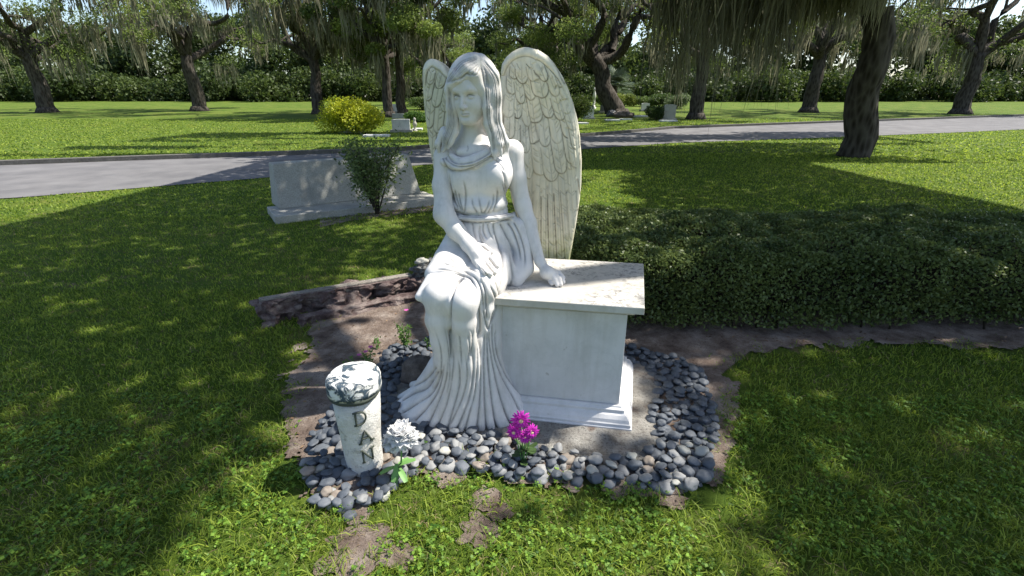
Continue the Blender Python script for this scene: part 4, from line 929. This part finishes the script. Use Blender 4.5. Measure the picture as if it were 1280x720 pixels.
# ------------------------------------------------------------------ white post with carved letters
def postmat(n, l, b):
    c = mix(n, l, val(n, l, noise(n, l, 9, 6, .7), .35, .7), (.72, .70, .66), (.56, .54, .49)); c = mix(n, l, mul(n, l, val(n, l, noise(n, l, 30, 6, .75), .55, .68), .6), c, (.22, .21, .18))
    l.new(c, b.inputs['Base Color']); bump(n, l, b, noise(n, l, 18, 7, .75), 1, .02)
M_post = mat('whitewashed_stone', postmat, .85, .2)
def captop(n, l, b):
    k = val(n, l, noise(n, l, 15, 5, .6, dist=1.6), .50, .56); c = mix(n, l, k, (.66, .66, .64), (.05, .075, .10)); l.new(c, b.inputs['Base Color']); bump(n, l, b, k, .8, .008)  # dark blotches from noise, with matching bump
M_cap = mat('blotched_cap', captop, .7, .3)
M_ink = mat('dark_carving', lambda n, l, b: l.new(mix(n, l, noise(n, l, 50), (.035, .045, .035), (.10, .11, .09)), b.inputs['Base Color']), .9, .1)
pc = gp(444, 597); pc = np.array([pc[0] + .030, pc[1] + .06, 0]); post = empty('carved_post', tuple(pc)); tag(post, 'short whitewashed stone post with dark blotched top and carved letters, beside the white flower', 'post')
def ring(mb, prof, n=40, seed=0, amp=.05, cx=0, lean=0):
    rr = np.random.default_rng(seed); ph = rr.uniform(0, 6.28, 6); V = []
    for k, (rad, z) in enumerate(prof):
        for i in range(n):
            a = i * 6.283 / n; q = rad * (1 + amp * (math.sin(a * 2 + ph[0] + z * 9) + .7 * math.sin(a * 3 + ph[1] - z * 14) + .5 * math.sin(a * 5 + ph[2] + z * 20)) )
            V.append((pc[0] + q * math.cos(a) + lean * z, pc[1] + q * math.sin(a), z))
    mb.add(V, [(k * n + i, k * n + (i + 1) % n, (k + 1) * n + (i + 1) % n, (k + 1) * n + i) for k in range(len(prof) - 1) for i in range(n)] + [tuple(range(n - 1, -1, -1)), tuple((len(prof) - 1) * n + i for i in range(n))])
PL = .0
mb = MB(); ring(mb, [(.070, -.02), (.078, .03), (.082, .09), (.084, .15), (.086, .22), (.089, .30), (.092, .375)], 40, 1, .035, lean=-PL); mb.build('shaft', M_post, post, True)
mb = MB(); ring(mb, [(.089, .3755), (.101, .388), (.105, .402)], 40, 2, .035, lean=-PL); mb.build('underside', M_ink, post, True)
mb = MB(); ring(mb, [(.105, .4025), (.107, .42), (.106, .458), (.103, .470), (.096, .4745)], 40, 2, .03, lean=-PL); mb.build('cap', M_cap, post, True)
def letter(ch, u, v, h, yrad):
    h *= 1.08; segs = {'D': [[(-.32, .5), (-.32, -.5)], [(-.5, .5), (-.05, .5), (.28, .36), (.42, 0), (.28, -.36), (-.05, -.5), (-.5, -.5)]],
            'A': [[(-.42, -.5), (0, .5), (.42, -.5)], [(-.25, -.14), (.25, -.14)], [(-.56, -.5), (-.28, -.5)], [(.28, -.5), (.56, -.5)]],
            'N': [[(-.34, -.5), (-.34, .5), (.34, -.5), (.34, .5)], [(-.5, .5), (-.3, .5)], [(-.48, -.5), (-.2, -.5)], [(.2, .5), (.5, .5)]]}[ch]
    V = MB(); c = at(u, v, pc[1] - .085)
    for sg in segs:
        pts = spline(sg, 5) if ch == 'D' and len(sg) > 3 else np.array(sg, float)
        den = []
        for i in range(len(pts) - 1):
            for t in np.linspace(0, 1, 5, endpoint=False): den.append(pts[i] + (pts[i + 1] - pts[i]) * t)
        den.append(pts[-1]); P = []
        for q in den:
            X_ = c[0] + q[0] * h * .8 + .02 * 0; Z_ = c[2] + q[1] * h + q[0] * h * .10; rr_ = yrad - (0.375 - Z_) * .03
            dx_ = X_ - (pc[0] - PL * Z_); P.append((X_, pc[1] - math.sqrt(max(rr_ ** 2 - dx_ ** 2, 1e-4)) , Z_))
        V.tube(P, .0040, 6)
    V.build('letter', M_ink, post, True)
for ch, u, v in (('D', 450, 523), ('A', 456, 547), ('N', 459, 571)): letter(ch, u, v, .056, .0945)

# ------------------------------------------------------------------ flowers
def petal(mb, c, az, el, L, W, curl, n=5, tip=.35):
    """a cupped petal starting at c"""
    d = np.array([math.cos(az) * math.cos(el), math.sin(az) * math.cos(el), math.sin(el)]); s = np.array([-math.sin(az), math.cos(az), 0]); u_ = np.cross(d, s) * -1; V = []
    for i in range(n):
        t = i / (n - 1); w_ = W * math.sin(math.pi * min(t * (1 - tip) + .12, 1)) ; p = np.asarray(c) + d * L * t + (-u_) * curl * L * t * t * -1
        for k in (-1, -.4, .4, 1): V.append(p + s * w_ * k * .5 - u_ * abs(k) * W * .10)
    mb.add(V, [(i * 4 + k, i * 4 + k + 1, i * 4 + k + 5, i * 4 + k + 4) for i in range(n - 1) for k in range(3)])
def petalmat(name, c1, c2, tr=.3):
    m = mat(name, lambda n, l, b: l.new(mix(n, l, noise(n, l, 60, 3), c1, c2), b.inputs['Base Color']), .6, .2); n = m.node_tree.nodes; l = m.node_tree.links
    t = n.new('ShaderNodeBsdfTranslucent'); t.inputs[0].default_value = (*c2, 1); s = n.new('ShaderNodeMixShader'); s.inputs[0].default_value = tr; l.new(n['Principled BSDF'].outputs[0], s.inputs[1]); l.new(t.outputs[0], s.inputs[2]); l.new(s.outputs[0], n['Material Output'].inputs[0]); return m
M_white = petalmat('white_petal', (.80, .80, .80), (.88, .88, .88), .5); M_mag = petalmat('magenta_petal', (.52, .02, .42), (.68, .07, .56)); M_pink = petalmat('pink_petal', (.55, .08, .35), (.75, .2, .55))
M_yel = mat('flower_eye', lambda n, l, b: l.new(mix(n, l, noise(n, l, 200), (.6, .35, .2), (.75, .6, .4)), b.inputs['Base Color']), .8)
M_stem = mat('flower_stem', lambda n, l, b: l.new(mix(n, l, noise(n, l, 20), (.09, .20, .05), (.16, .32, .09)), b.inputs['Base Color']), .5)
M_dleaf = mat('dark_flower_leaf', lambda n, l, b: l.new(mix(n, l, noise(n, l, 20), (.02, .045, .015), (.06, .10, .03)), b.inputs['Base Color']), .5)
fb = gp(499, 603); wf = empty('white_flower', tuple(fb)); tag(wf, 'large ruffled white peony on a green stem standing in the pebbles beside the white post', 'flower')
top = at(502, 552, fb[1] + .02); mb = MB(); mb.tube([tuple(fb - [0, 0, .02]), tuple((fb + top) / 2 + [.004, 0, 0]), tuple(top)], .0038, 8); mb.build('stem', M_stem, wf, True)
for (u, v, rd_) in ((501, 543, .068), (489, 553, .046), (512, 546, .045)):
    c = at(u, v, fb[1] - .0); mb = MB()
    for k in range(90):
        z = 1 - 2 * (k + .5) / 90; az = k * 2.4; mb_ = petal(mb, c - np.array([0, 0, rd_ * .1]), az, math.asin(z) * .85 + .2, rd_ * random.uniform(.75, 1.05), rd_ * random.uniform(.8, 1.2), random.uniform(-.2, .5), 6, .05)
    o = mb.build('bloom', M_white, wf, True); s_ = o.modifiers.new('s', 'SOLIDIFY'); s_.thickness = .0008
for az, L, el in ((.3, .075, .5), (.9, .06, .3), (3.6, .07, .15), (-.9, .075, -.1), (-1.8, .06, -.4)):
    mb = MB(); petal(mb, fb + np.array([0, 0, .075]), az, el, L, .026, .3); mb.build('leaf', M_stem, wf, True)
mb = MB(); petal(mb, fb + np.array([0.0, -.01, .10]), -1.7, -1.2, .085, .028, -.1); mb.build('leaf', M_stem, wf, True)
fb = gp(655, 584); mf = empty('magenta_flower', tuple(fb)); tag(mf, 'bunch of bright magenta daisy flowers with dark leaves set in front of the bench plinth', 'flower')
for (u, v, rd_, t1, t2) in ((651, 525, .044, .1, .15), (643, 540, .036, -.35, .1), (664, 540, .036, .4, .1), (656, 546, .03, .1, -.2)):
    c = at(u, v, fb[1] - .015); bm_ = MB(); mb2 = MB()
    for ringk, (nk, Lf, el) in enumerate(((20, 1, .05), (16, .78, .35), (10, .5, .7))):
        for k in range(nk): petal(bm_, (0, 0, .002 * ringk), k * 6.283 / nk + ringk * .2 + random.uniform(-.08, .08), el + random.uniform(-.1, .1), rd_ * Lf * random.uniform(.9, 1.1), rd_ * .24, .1, 4, .25)
    R3 = Matrix.Rotation(R(72), 4, 'X') @ Matrix.Rotation(0, 4, 'Z'); R4 = Matrix.Translation(c) @ Matrix.Rotation(t1, 4, 'Z') @ Matrix.Rotation(t2, 4, 'X') @ R3
    bm_.v = [tuple(R4 @ Vector(p)) for p in bm_.v]; o = bm_.build('bloom', M_mag, mf, True); s_ = o.modifiers.new('s', 'SOLIDIFY'); s_.thickness = .0006
    bm2 = lump((rd_ * .26, rd_ * .26, rd_ * .16), 2, .2, 1); me = bm_mesh(bm2, 'flower_eye', M_yel); e = bpy.data.objects.new('flower_eye', me); COL.objects.link(e); e.parent = o; e.matrix_basis = Matrix.Translation(Vector((0,0,0))) ; me.transform(R4 @ Matrix.Translation((0, 0, rd_ * .2)))
    mb3 = MB(); mb3.tube([tuple(fb - [0, 0, .02]), tuple((fb + c) / 2), tuple(c + [0, .008, -.005])], .0028, 6); mb3.build('stem', M_stem, mf, True)
for k in range(16):
    az = k * 2.4; z = random.uniform(.025, .12); mb = MB(); petal(mb, fb + np.array([0, 0, z]), az, random.uniform(-.2, .7), random.uniform(.045, .065), .026, random.uniform(-.4, .1)); mb.build('leaf', M_dleaf, mf, True)

# ------------------------------------------------------------------ little plants in the bed
M_vinca = leafmat('vinca_leaf', (.05, .11, .02), (.14, .24, .05), .3)
def plant(name, base, h, wd, nst, nl, size, label, fl=(), m=None, cat='plant', seed=0, stemr=.003, tone=None, woody=False, crown=(.25, 1)):
    r = np.random.default_rng(seed); base = np.array(base); t = empty(name, tuple(base)); tag(t, label, cat); mb = MB(); C = []
    for k in range(nst):
        a = r.uniform(0, 6.28); e = base + np.array([math.cos(a) * wd * r.uniform(.3, 1), math.sin(a) * wd * r.uniform(.3, 1), h * r.uniform(.7, 1)]); P = spline([base + r.normal(0, .01, 3) * [1, 1, 0], base + (e - base) * .5 + r.normal(0, wd * .12, 3), e], 6)
        mb.tube([tuple(p) for p in P], list(np.linspace(stemr, stemr * .4, len(P))), 5)
        i = (crown[0] + (crown[1] - crown[0]) * r.random(nl // nst)) * (len(P) - 1); C.append(np.stack([np.interp(i, np.arange(len(P)), P[:, q]) for q in range(3)], 1) + r.normal(0, size * (1.9 if woody else .55), (len(i), 3)))
    mb.build('stems', M_bark if woody else M_stem, t, True); C = np.concatenate(C); C[:, 2] = np.maximum(C[:, 2], .01); leafobj('leaves', [leaves(C, size, r, .8, None, .5)], m or M_vinca, t)
    for (u, v, Y) in fl:
        c = at(u, v, Y); mb = MB()
        for k in range(5): petal(mb, c, k * 1.257, .2, .016, .015, .0, 4, .15)
        mb.build('blossom', M_pink, t, True)
    return t
b0 = gp(507, 442); plant('vinca_plant', b0, .21, .045, 7, 170, .024, 'small upright green vinca with one pink blossom, in the sandy soil left of the knees', ((508, 388, b0[1]),), seed=1)
b1 = gp(472, 438); plant('vinca_plant', b1, .10, .02, 3, 34, .022, 'tiny green seedling in the sandy soil between the rough block and the white post', seed=2)
b2_ = gp(462, 458); plant('vinca_plant', b2_, .11, .05, 6, 50, .022, 'low vinca with magenta blossoms just behind the white post', ((463, 434, b2_[1]), (449, 444, b2_[1]), (457, 440, b2_[1] + .02)), seed=3)
b3 = gp(538, 438); plant('weed', b3, .09, .05, 5, 36, .02, 'thin dark green weed close against the gown left of the shin', seed=4)
b4 = gp(438, 470); plant('weed', b4, .13, .06, 5, 60, .026, 'dark green weed at the left edge of the bed behind the white post', seed=5)
# mulch of dead stalks round the vinca
r = np.random.default_rng(3); n = 2600; X = r.normal(-.50, .16, n); Y = r.normal(2.48, .16, n); c0m = gp(478, 462); X = r.normal(c0m[0], .11, n); Y = r.normal(c0m[1], .13, n)
V_, Q_, T_ = blades(X, Y, r.uniform(.01, .05, n), r.uniform(.001, .003, n), r, 3.5)
tag(leafobj('dead_stalks', [(V_, Q_, T_)], leafmat('dead_stalk', (.10, .05, .035), (.30, .20, .13), .1, .9)), kind='stuff')
bxs = np.array(bed); X = r.uniform(bxs[:, 0].min(), bxs[:, 0].max(), 16000); Y = r.uniform(bxs[:, 1].min(), bxs[:, 1].max(), 16000); k = inpoly(X, Y, bed) & ~inpoly(X, Y, pad) & ~((X > c0[0] - 1.1) & (X < c0[0] + .1) & (Y > 1.95) & (Y < 2.5)) & (vnoise(X, Y, .25, 91) > .35); X, Y = X[k], Y[k]
n = len(X); V1 = blades(X, Y, r.uniform(.003, .016, n), r.uniform(.0015, .0035, n), r, 6)
k2 = r.random(n) < .16; C_ = np.stack([X[k2], Y[k2], r.uniform(.012, .026, k2.sum())], 1); V2 = leaves(C_, .026, r, 3.5, None, .45)
tag(leafobj('leaf_litter', [V1, V2], leafmat('litter', (.06, .035, .022), (.27, .18, .11), .1, .9)), kind='stuff')
# shrub in front of the headstone
bs = gp(472, 268); plant('shrub', bs, 1.0, .44, 14, 3900, .050, 'open leafy shrub with thin woody stems in front of the wide grey headstone', m=leafmat('shrub_leaf', (.04, .07, .02), (.18, .24, .08), .3), cat='shrub', seed=8, stemr=.013, woody=True, crown=(.38, 1))

# ------------------------------------------------------------------ bushes, headstones and a palm across the lane
def bush(px, w_, h, mlo, mhi, label, seed, n=4500, sz=.10, cat='bush'):
    r = np.random.default_rng(seed); b = gp(*px); t = empty('bush', tuple(b)); tag(t, label, cat); P = []
    for k in range(16):
        a = r.uniform(0, 6.28); q = math.sqrt(r.random()) * .62; c = b + np.array([math.cos(a) * q * w_, math.sin(a) * q * w_ * .8, h * r.uniform(.25, .72) * (1 - .3 * q)]); P.append(leaves(blob(c, w_ * r.uniform(.32, .5), n // 16, r, h / w_ * .62), sz, r, .4, np.clip(r.uniform(0, .4) + r.random(n // 16) * .6, 0, 1), .6))
    for v_, q_, t_ in P: v_[:, 2] = np.maximum(v_[:, 2], b[2] + .02)
    leafobj('foliage', P, leafmat('bush_leaf', mlo, mhi, .35), t)
    mb = MB()
    for k in range(5): a = k * 1.3; mb.tube([tuple(b), tuple(b + np.array([math.cos(a) * .4 * w_, math.sin(a) * .4 * w_, h * .55]))], [.04, .015], 6)
    mb.build('stems', M_bark, t)
bush((446, 166), 1.75, 1.9, (.16, .22, .012), (.46, .47, .03), 'big rounded yellow green bush across the lane at the left', 1, 18000, .11)
bush((521, 153), .9, .8, (.03, .08, .012), (.09, .17, .03), 'small dark green bush just left of the angel beyond the lane', 2)
bush((721, 152), 1.1, 2.1, (.03, .06, .01), (.12, .16, .03), 'tall olive green bush showing past the right wing', 3, 6000)
bush((780, 133), 1.5, 1.5, (.09, .13, .02), (.22, .26, .05), 'light green rounded bush beyond the palm', 4, 5000, .13)
bush((803, 133), 1.2, 1.2, (.05, .09, .02), (.14, .2, .05), 'mid green low bush between the light green bush and the dark one', 5, 4000, .13)
bush((824, 134), 1.4, 1.5, (.025, .055, .012), (.09, .14, .03), 'dark green rounded bush behind the grey stone at the right', 6, 5000, .13)
bush((820, 150), .85, 1.05, (.02, .045, .01), (.07, .11, .03), 'dark low bush touching the left side of the grey stone at the right', 7, 5000, .09)
bush((845, 136), 1.6, 1.6, (.05, .08, .03), (.15, .2, .09), 'pale grey green bush at the right beyond the stones', 9, 5000, .13)
def stone(px, w_, h, t_, m, label, base=True, rz=0, top='flat'):
    b = gp(*px); o = empty('headstone', tuple(b)); tag(o, label, 'headstone'); mb = MB(); c = (b[0], b[1], b[2])
    if base: q = MB(); q.box((c[0], c[1], c[2] + .05), (w_ * .62, t_ * 1.1, .06), rz); q.build('base', M_gran, o, False, .01)
    z0 = c[2] + (.1105 if base else 0); n = 12; pr = [(-w_ / 2, 0), (w_ / 2, 0), (w_ / 2, h * .9)] + [(w_ / 2 * math.cos(k * math.pi / n), h * .9 + (h * .1 if top == 'round' else h * .03) * math.sin(k * math.pi / n)) for k in range(1, n)] + [(-w_ / 2, h * .9)]
    ca, sa = math.cos(rz), math.sin(rz); V = [(c[0] + x * ca - y * sa, c[1] + x * sa + y * ca, z0 + z) for y in (-t_ / 2, t_ / 2) for x, z in pr]; k = len(pr)
    mb.add(V, [tuple(range(k)), tuple(range(2 * k - 1, k - 1, -1))] + [(i, i + k, (i + 1) % k + k, (i + 1) % k) for i in range(k)]); mb.build('tablet', m, o, False, .01)
    return o
stone((502, 165), .85, .52, .3, M_granw, 'white headstone on a low base standing alone on the lawn left of the angel', True, .15)
stone((441, 166), .8, .85, .2, M_gran, 'grey headstone in front of the yellow green bush', True, -.2)
stone((498, 148), .8, .35, .2, M_gran, 'small grey headstone far back below the dark trunks', False, .1)
stone((736, 149), .62, .75, .2, M_granw, 'white headstone just right of the tall olive green bush', True, 0, 'round')
stone((836, 150), .75, .85, .22, M_gran, 'grey headstone at the right beside the dark low bush', True, -.1, 'round')
stone((497, 141), .7, .6, .2, M_granw, 'small pale headstone far back between the two slim dark trunks', True, .2)
stone((479, 145), .9, .35, .2, M_gran, 'low grey headstone at the foot of the first slim dark trunk', True, -.1)
stone((806, 139), .7, .55, .2, M_granw, 'pale headstone far back between the mid green bush and the dark one', True, .1, 'round')
bush((752, 133), 1.2, 1.4, (.05, .09, .02), (.13, .19, .05), 'green bush far back between the olive bush and the palm', 11, 4000, .13)
bush((528, 137), 1.8, 1.5, (.03, .06, .015), (.10, .15, .03), 'dark green bush far back behind the left wing', 12, 4000, .15)
stone((753, 141), .4, .5, .15, M_grand, 'small dark headstone between the white one and the palm', True)
for u, v, wd_, lb in ((471, 171, 1.1, 'flat pale grave marker in the grass below the yellow green bush'), (765, 151, .9, 'flat pale grave marker in the grass left of the palm rocks'), (782, 150, .7, 'flat white grave marker in the grass in front of the palm rocks'), (800, 146, 1.1, 'flat pale grave marker in the grass right of the palm rocks'), (835, 152, 1.0, 'flat white grave marker in front of the grey headstone at the right'), (522, 162.5, .5, 'flat grey marker beside the small stone figure'), (728, 155, .6, 'flat grey grave marker nearest the right wing')):
    b = gp(u, v); mb = MB(); mb.box((b[0], b[1], b[2] + .04), (wd_ / 2, .3, .05), .1); tag(mb.build('grave_marker', M_granw, None, False, .01), lb, 'grave marker')
b = gp(519, 164); vs = MB(); V = [(.12, 0), (.12, .06), (.07, .08), (.06, .2), (.10, .28), (.11, .36), (.07, .44), (.05, .48), (.07, .54), (.06, .61), (.01, .65)]; n = 12
vs.add([(b[0] + r_ * math.cos(k * 6.283 / n), b[1] + r_ * math.sin(k * 6.283 / n), b[2] + z) for r_, z in V for k in range(n)], [(i * n + k, i * n + (k + 1) % n, (i + 1) * n + (k + 1) % n, (i + 1) * n + k) for i in range(len(V) - 1) for k in range(n)])
tag(vs.build('garden_figure', M_gran, None, True), 'small weathered stone figure standing right of the lone white headstone', 'statue')
b = gp(742, 136); vs = MB(); V2 = [(.22, 0), (.22, .15), (.12, .2), (.10, .9), (.16, 1.0), (.14, 1.3), (.08, 1.5), (.11, 1.62), (.09, 1.78), (.01, 1.85)]
vs.add([(b[0] + r_ * math.cos(k * 6.283 / n), b[1] + r_ * math.sin(k * 6.283 / n), b[2] + z) for r_, z in V2 for k in range(n)], [(i * n + k, i * n + (k + 1) % n, (i + 1) * n + (k + 1) % n, (i + 1) * n + k) for i in range(len(V2) - 1) for k in range(n)])
tag(vs.build('garden_figure', M_granw, None, True), 'tall slender white stone figure between the olive bush and the palm', 'statue')
for k, (u, v, r_, lb) in enumerate(((764, 146, .38, 'dark rock left in the group at the foot of the palm'), (775, 147, .42, 'brown rock in the middle of the group at the foot of the palm'), (786, 147, .34, 'pale brown rock right in the group at the foot of the palm'))):
    b = gp(u, v); rock('rock', (b[0], b[1], b[2] + r_ * .4), (r_, r_ * .8, r_ * .7), M_brock if k else M_blk, lb, 'rock', 50 + k)
# palm
b = gp(766, 139); pt = empty('palm_tree', tuple(b)); tag(pt, 'young blue green cabbage palm with a short brown trunk in front of the leaning oak', 'palm')
mb = MB(); P_ = [tuple(b + np.array([0, 0, z])) for z in np.linspace(-.1, 2.1, 10)]; mb.tube(P_, [.22 + .05 * (i % 2) for i in range(10)], 10); mb.build('trunk', M_bark, pt, True)
r = np.random.default_rng(9); V, Q, T = [], [], []; cnt = 0
for k in range(46):
    az = r.uniform(0, 6.28); el = r.uniform(-.5, 1.4); L = r.uniform(1.1, 1.7); d = np.array([math.cos(az) * math.cos(el), math.sin(az) * math.cos(el), math.sin(el)]); s = np.array([-math.sin(az), math.cos(az), 0]); c = b + np.array([0, 0, 2.0]); hub = c + d * L * .55
    V += [c - s * .02, c + s * .02, hub + s * .02, hub - s * .02]; Q.append([cnt, cnt + 1, cnt + 2, cnt + 3]); T += [r.random() * .5] * 4; cnt += 4; t_ = r.random()
    for j in range(17):
        a = (j - 8) / 8 * 1.25; e = d * math.cos(a) + s * math.sin(a); ll = L * (.75 - .12 * abs(a)); tip = hub + e * ll + np.array([0, 0, -.22 * ll]); md = hub + e * ll * .5; w2 = np.cross(e, np.cross(d, s)); w2 = w2 / (np.linalg.norm(w2) + 1e-9) * .04
        V += [hub, md + w2, tip, md - w2]; Q.append([cnt, cnt + 1, cnt + 2, cnt + 3]); T += [t_] * 4; cnt += 4
me = mesh('fronds', np.array(V), np.array(Q)); fattr(me, 'tone', T); link('fronds', me, leafmat('palm_leaf', (.05, .08, .05), (.15, .19, .12), .3), pt)
# ------------------------------------------------------------------ added oak crown out of view: its leaves are placed where shade should fall
def sm(a): return 1 / (1 + np.exp(-np.clip(a, -30, 30)))
def shade_map(x, y):
    """how much shade the added leaves should cast on the ground at (x, y)"""
    jx = x + .5 * (vnoise(x, y, .45, 81) - .5) + .25 * (vnoise(x, y, .16, 82) - .5); jy = y + .6 * (vnoise(x, y, .5, 83) - .5) + .25 * (vnoise(x, y, .16, 84) - .5)
    s = .95 * sm((-jx - 1.28 - .16 * np.clip(y - 2, 0, 9)) / .08)
    s = np.maximum(s, .95 * sm((jx - .86 - .20 * np.clip(y - 2.2, 0, 9)) / .08))
    s = np.maximum(s, .5 * np.exp(-((x - .5) / .38) ** 2 - ((y - 1.62) / .20) ** 2))
    s = np.maximum(s, .18 * sm((jx - .4) / .1) * sm((jy - 2.9) / .1) * sm((4.6 - jy) / .1))
    s = np.maximum(s, (.75 - .45 * sm((x - .2) / .2) * sm((11 - y) / .3)) * sm((vnoise(x, y, 1.0, 61) - .58) / .03) * sm((y - 3) / .1))
    s = np.maximum(s, .85 * sm((jy - 11.2) / .15) * sm((14.6 - jy) / .15) * sm((jx + .3) / .2) * sm((vnoise(x * .35, y, .9, 85) - .34) / .04))
    return s * (1 - np.exp(-((x + .52) / .28) ** 2 - ((y - 1.62) / .22) ** 2))
r = np.random.default_rng(5)
n = 150000; x = r.uniform(-6.5, 7.5, n); y = r.uniform(.3, 17, n); s = shade_map(x, y); k = r.random(n) < s * .9; x, y = x[k], y[k]
hgt = r.uniform(5.2, 7.2, len(x)); hgt = np.maximum(hgt, 0)
P = np.stack([x, y, 0 * x], 1) + hgt[:, None] / SDIR.z * np.array(SDIR)  # each leaf lifted sunward from the spot it is meant to shade
print('shade leaves', len(P))
sh = empty('live_oak', (9.5, 1.0, 0)); tag(sh, 'added unseen live oak, its crown shaped to shade the hedge and the lawn', 'tree')  # unseen tree, added for the shade it casts
q = P[:, 0] > 3.0
leafobj('foliage', [leaves(P, .15, r, 1.2, None, .75)], M_oak, sh)
x = r.uniform(-15, 16, 60000); y = r.uniform(12.5, 26, 60000); k = r.random(60000) < .9 * sm((vnoise(x * .3, y, 1.3, 88) - .50) / .04); x, y = x[k], y[k]  # second batch of unseen leaves, added to dapple the lane and far lawn
P2 = np.stack([x, y, 0 * x], 1) + r.uniform(6.3, 7.6, len(x))[:, None] / SDIR.z * np.array(SDIR); P2 = P2[P2[:, 1] < 25.5]
leafobj('foliage', [leaves(P2, .30, r, 1.2, None, .75)], M_oak, sh)
mb = MB(); limb(mb, (9.5, 1, -.1), (8.6, 1.6, 4.6), .5, .36, r, 0, 6, .4); mb.build('trunk', M_bark, sh, True)  # trunk and limbs added to carry the shading leaves
mb = MB()
for e in ((5.5, 3, 6.4), (2.5, 5.5, 6.6), (6.5, 9.5, 6.5), (5.0, 0.8, 6.5), (8, 14, 6.6), (1.8, 1.8, 6.9), (-1.5, 6.8, 6.9)): limb(mb, (8.6, 1.6, 4.5), e, .2, .05, r, .08, 8, .6)
mb.build('branches', M_bark, sh, True)
# the hanging bough at the top right of the picture
bo = empty('hanging_bough', (7.2, 12.5, 0)); bo.name = 'live_oak'; tag(bo, 'nearest live oak, its low bough trailing grey moss at the top right', 'tree')
mb = MB(); limb(mb, (9.6, 14.0, -.1), (9.2, 13.8, 3.6), .42, .33, r, 0, 6, .4); mb.build('trunk', M_bark, bo, True)
mb = MB(); Pb = []
for e in ((5.6, 12.2, 4.5), (3.7, 13.2, 4.5), (4.1, 12.2, 4.3), (7.0, 10.6, 4.7), (8.2, 16.5, 5.2), (5.0, 14.6, 5.4)): Pb.append(limb(mb, (9.2, 13.8, 3.5), e, .17, .03, r, .12, 8, .6))
mb.build('branches', M_bark, bo, True)
L_, M_ = [], []
for p in np.concatenate([q[6:] for q in Pb]):
    if r.random() < .75: L_.append(leaves(blob(p + r.normal(0, .2, 3), .6, 130, r, .6), .085, r, .3, np.clip(r.uniform(0, .5) + r.random(130) * .5, 0, 1), .5))
    M_.append(moss_at(blob(p, .35, 6, r, .4), 2.7 if p[0] < 6.5 else 1.35, .030, r, 10))
leafobj('foliage', L_, M_oak, bo); leafobj('hanging_moss', M_, M_moss, bo)
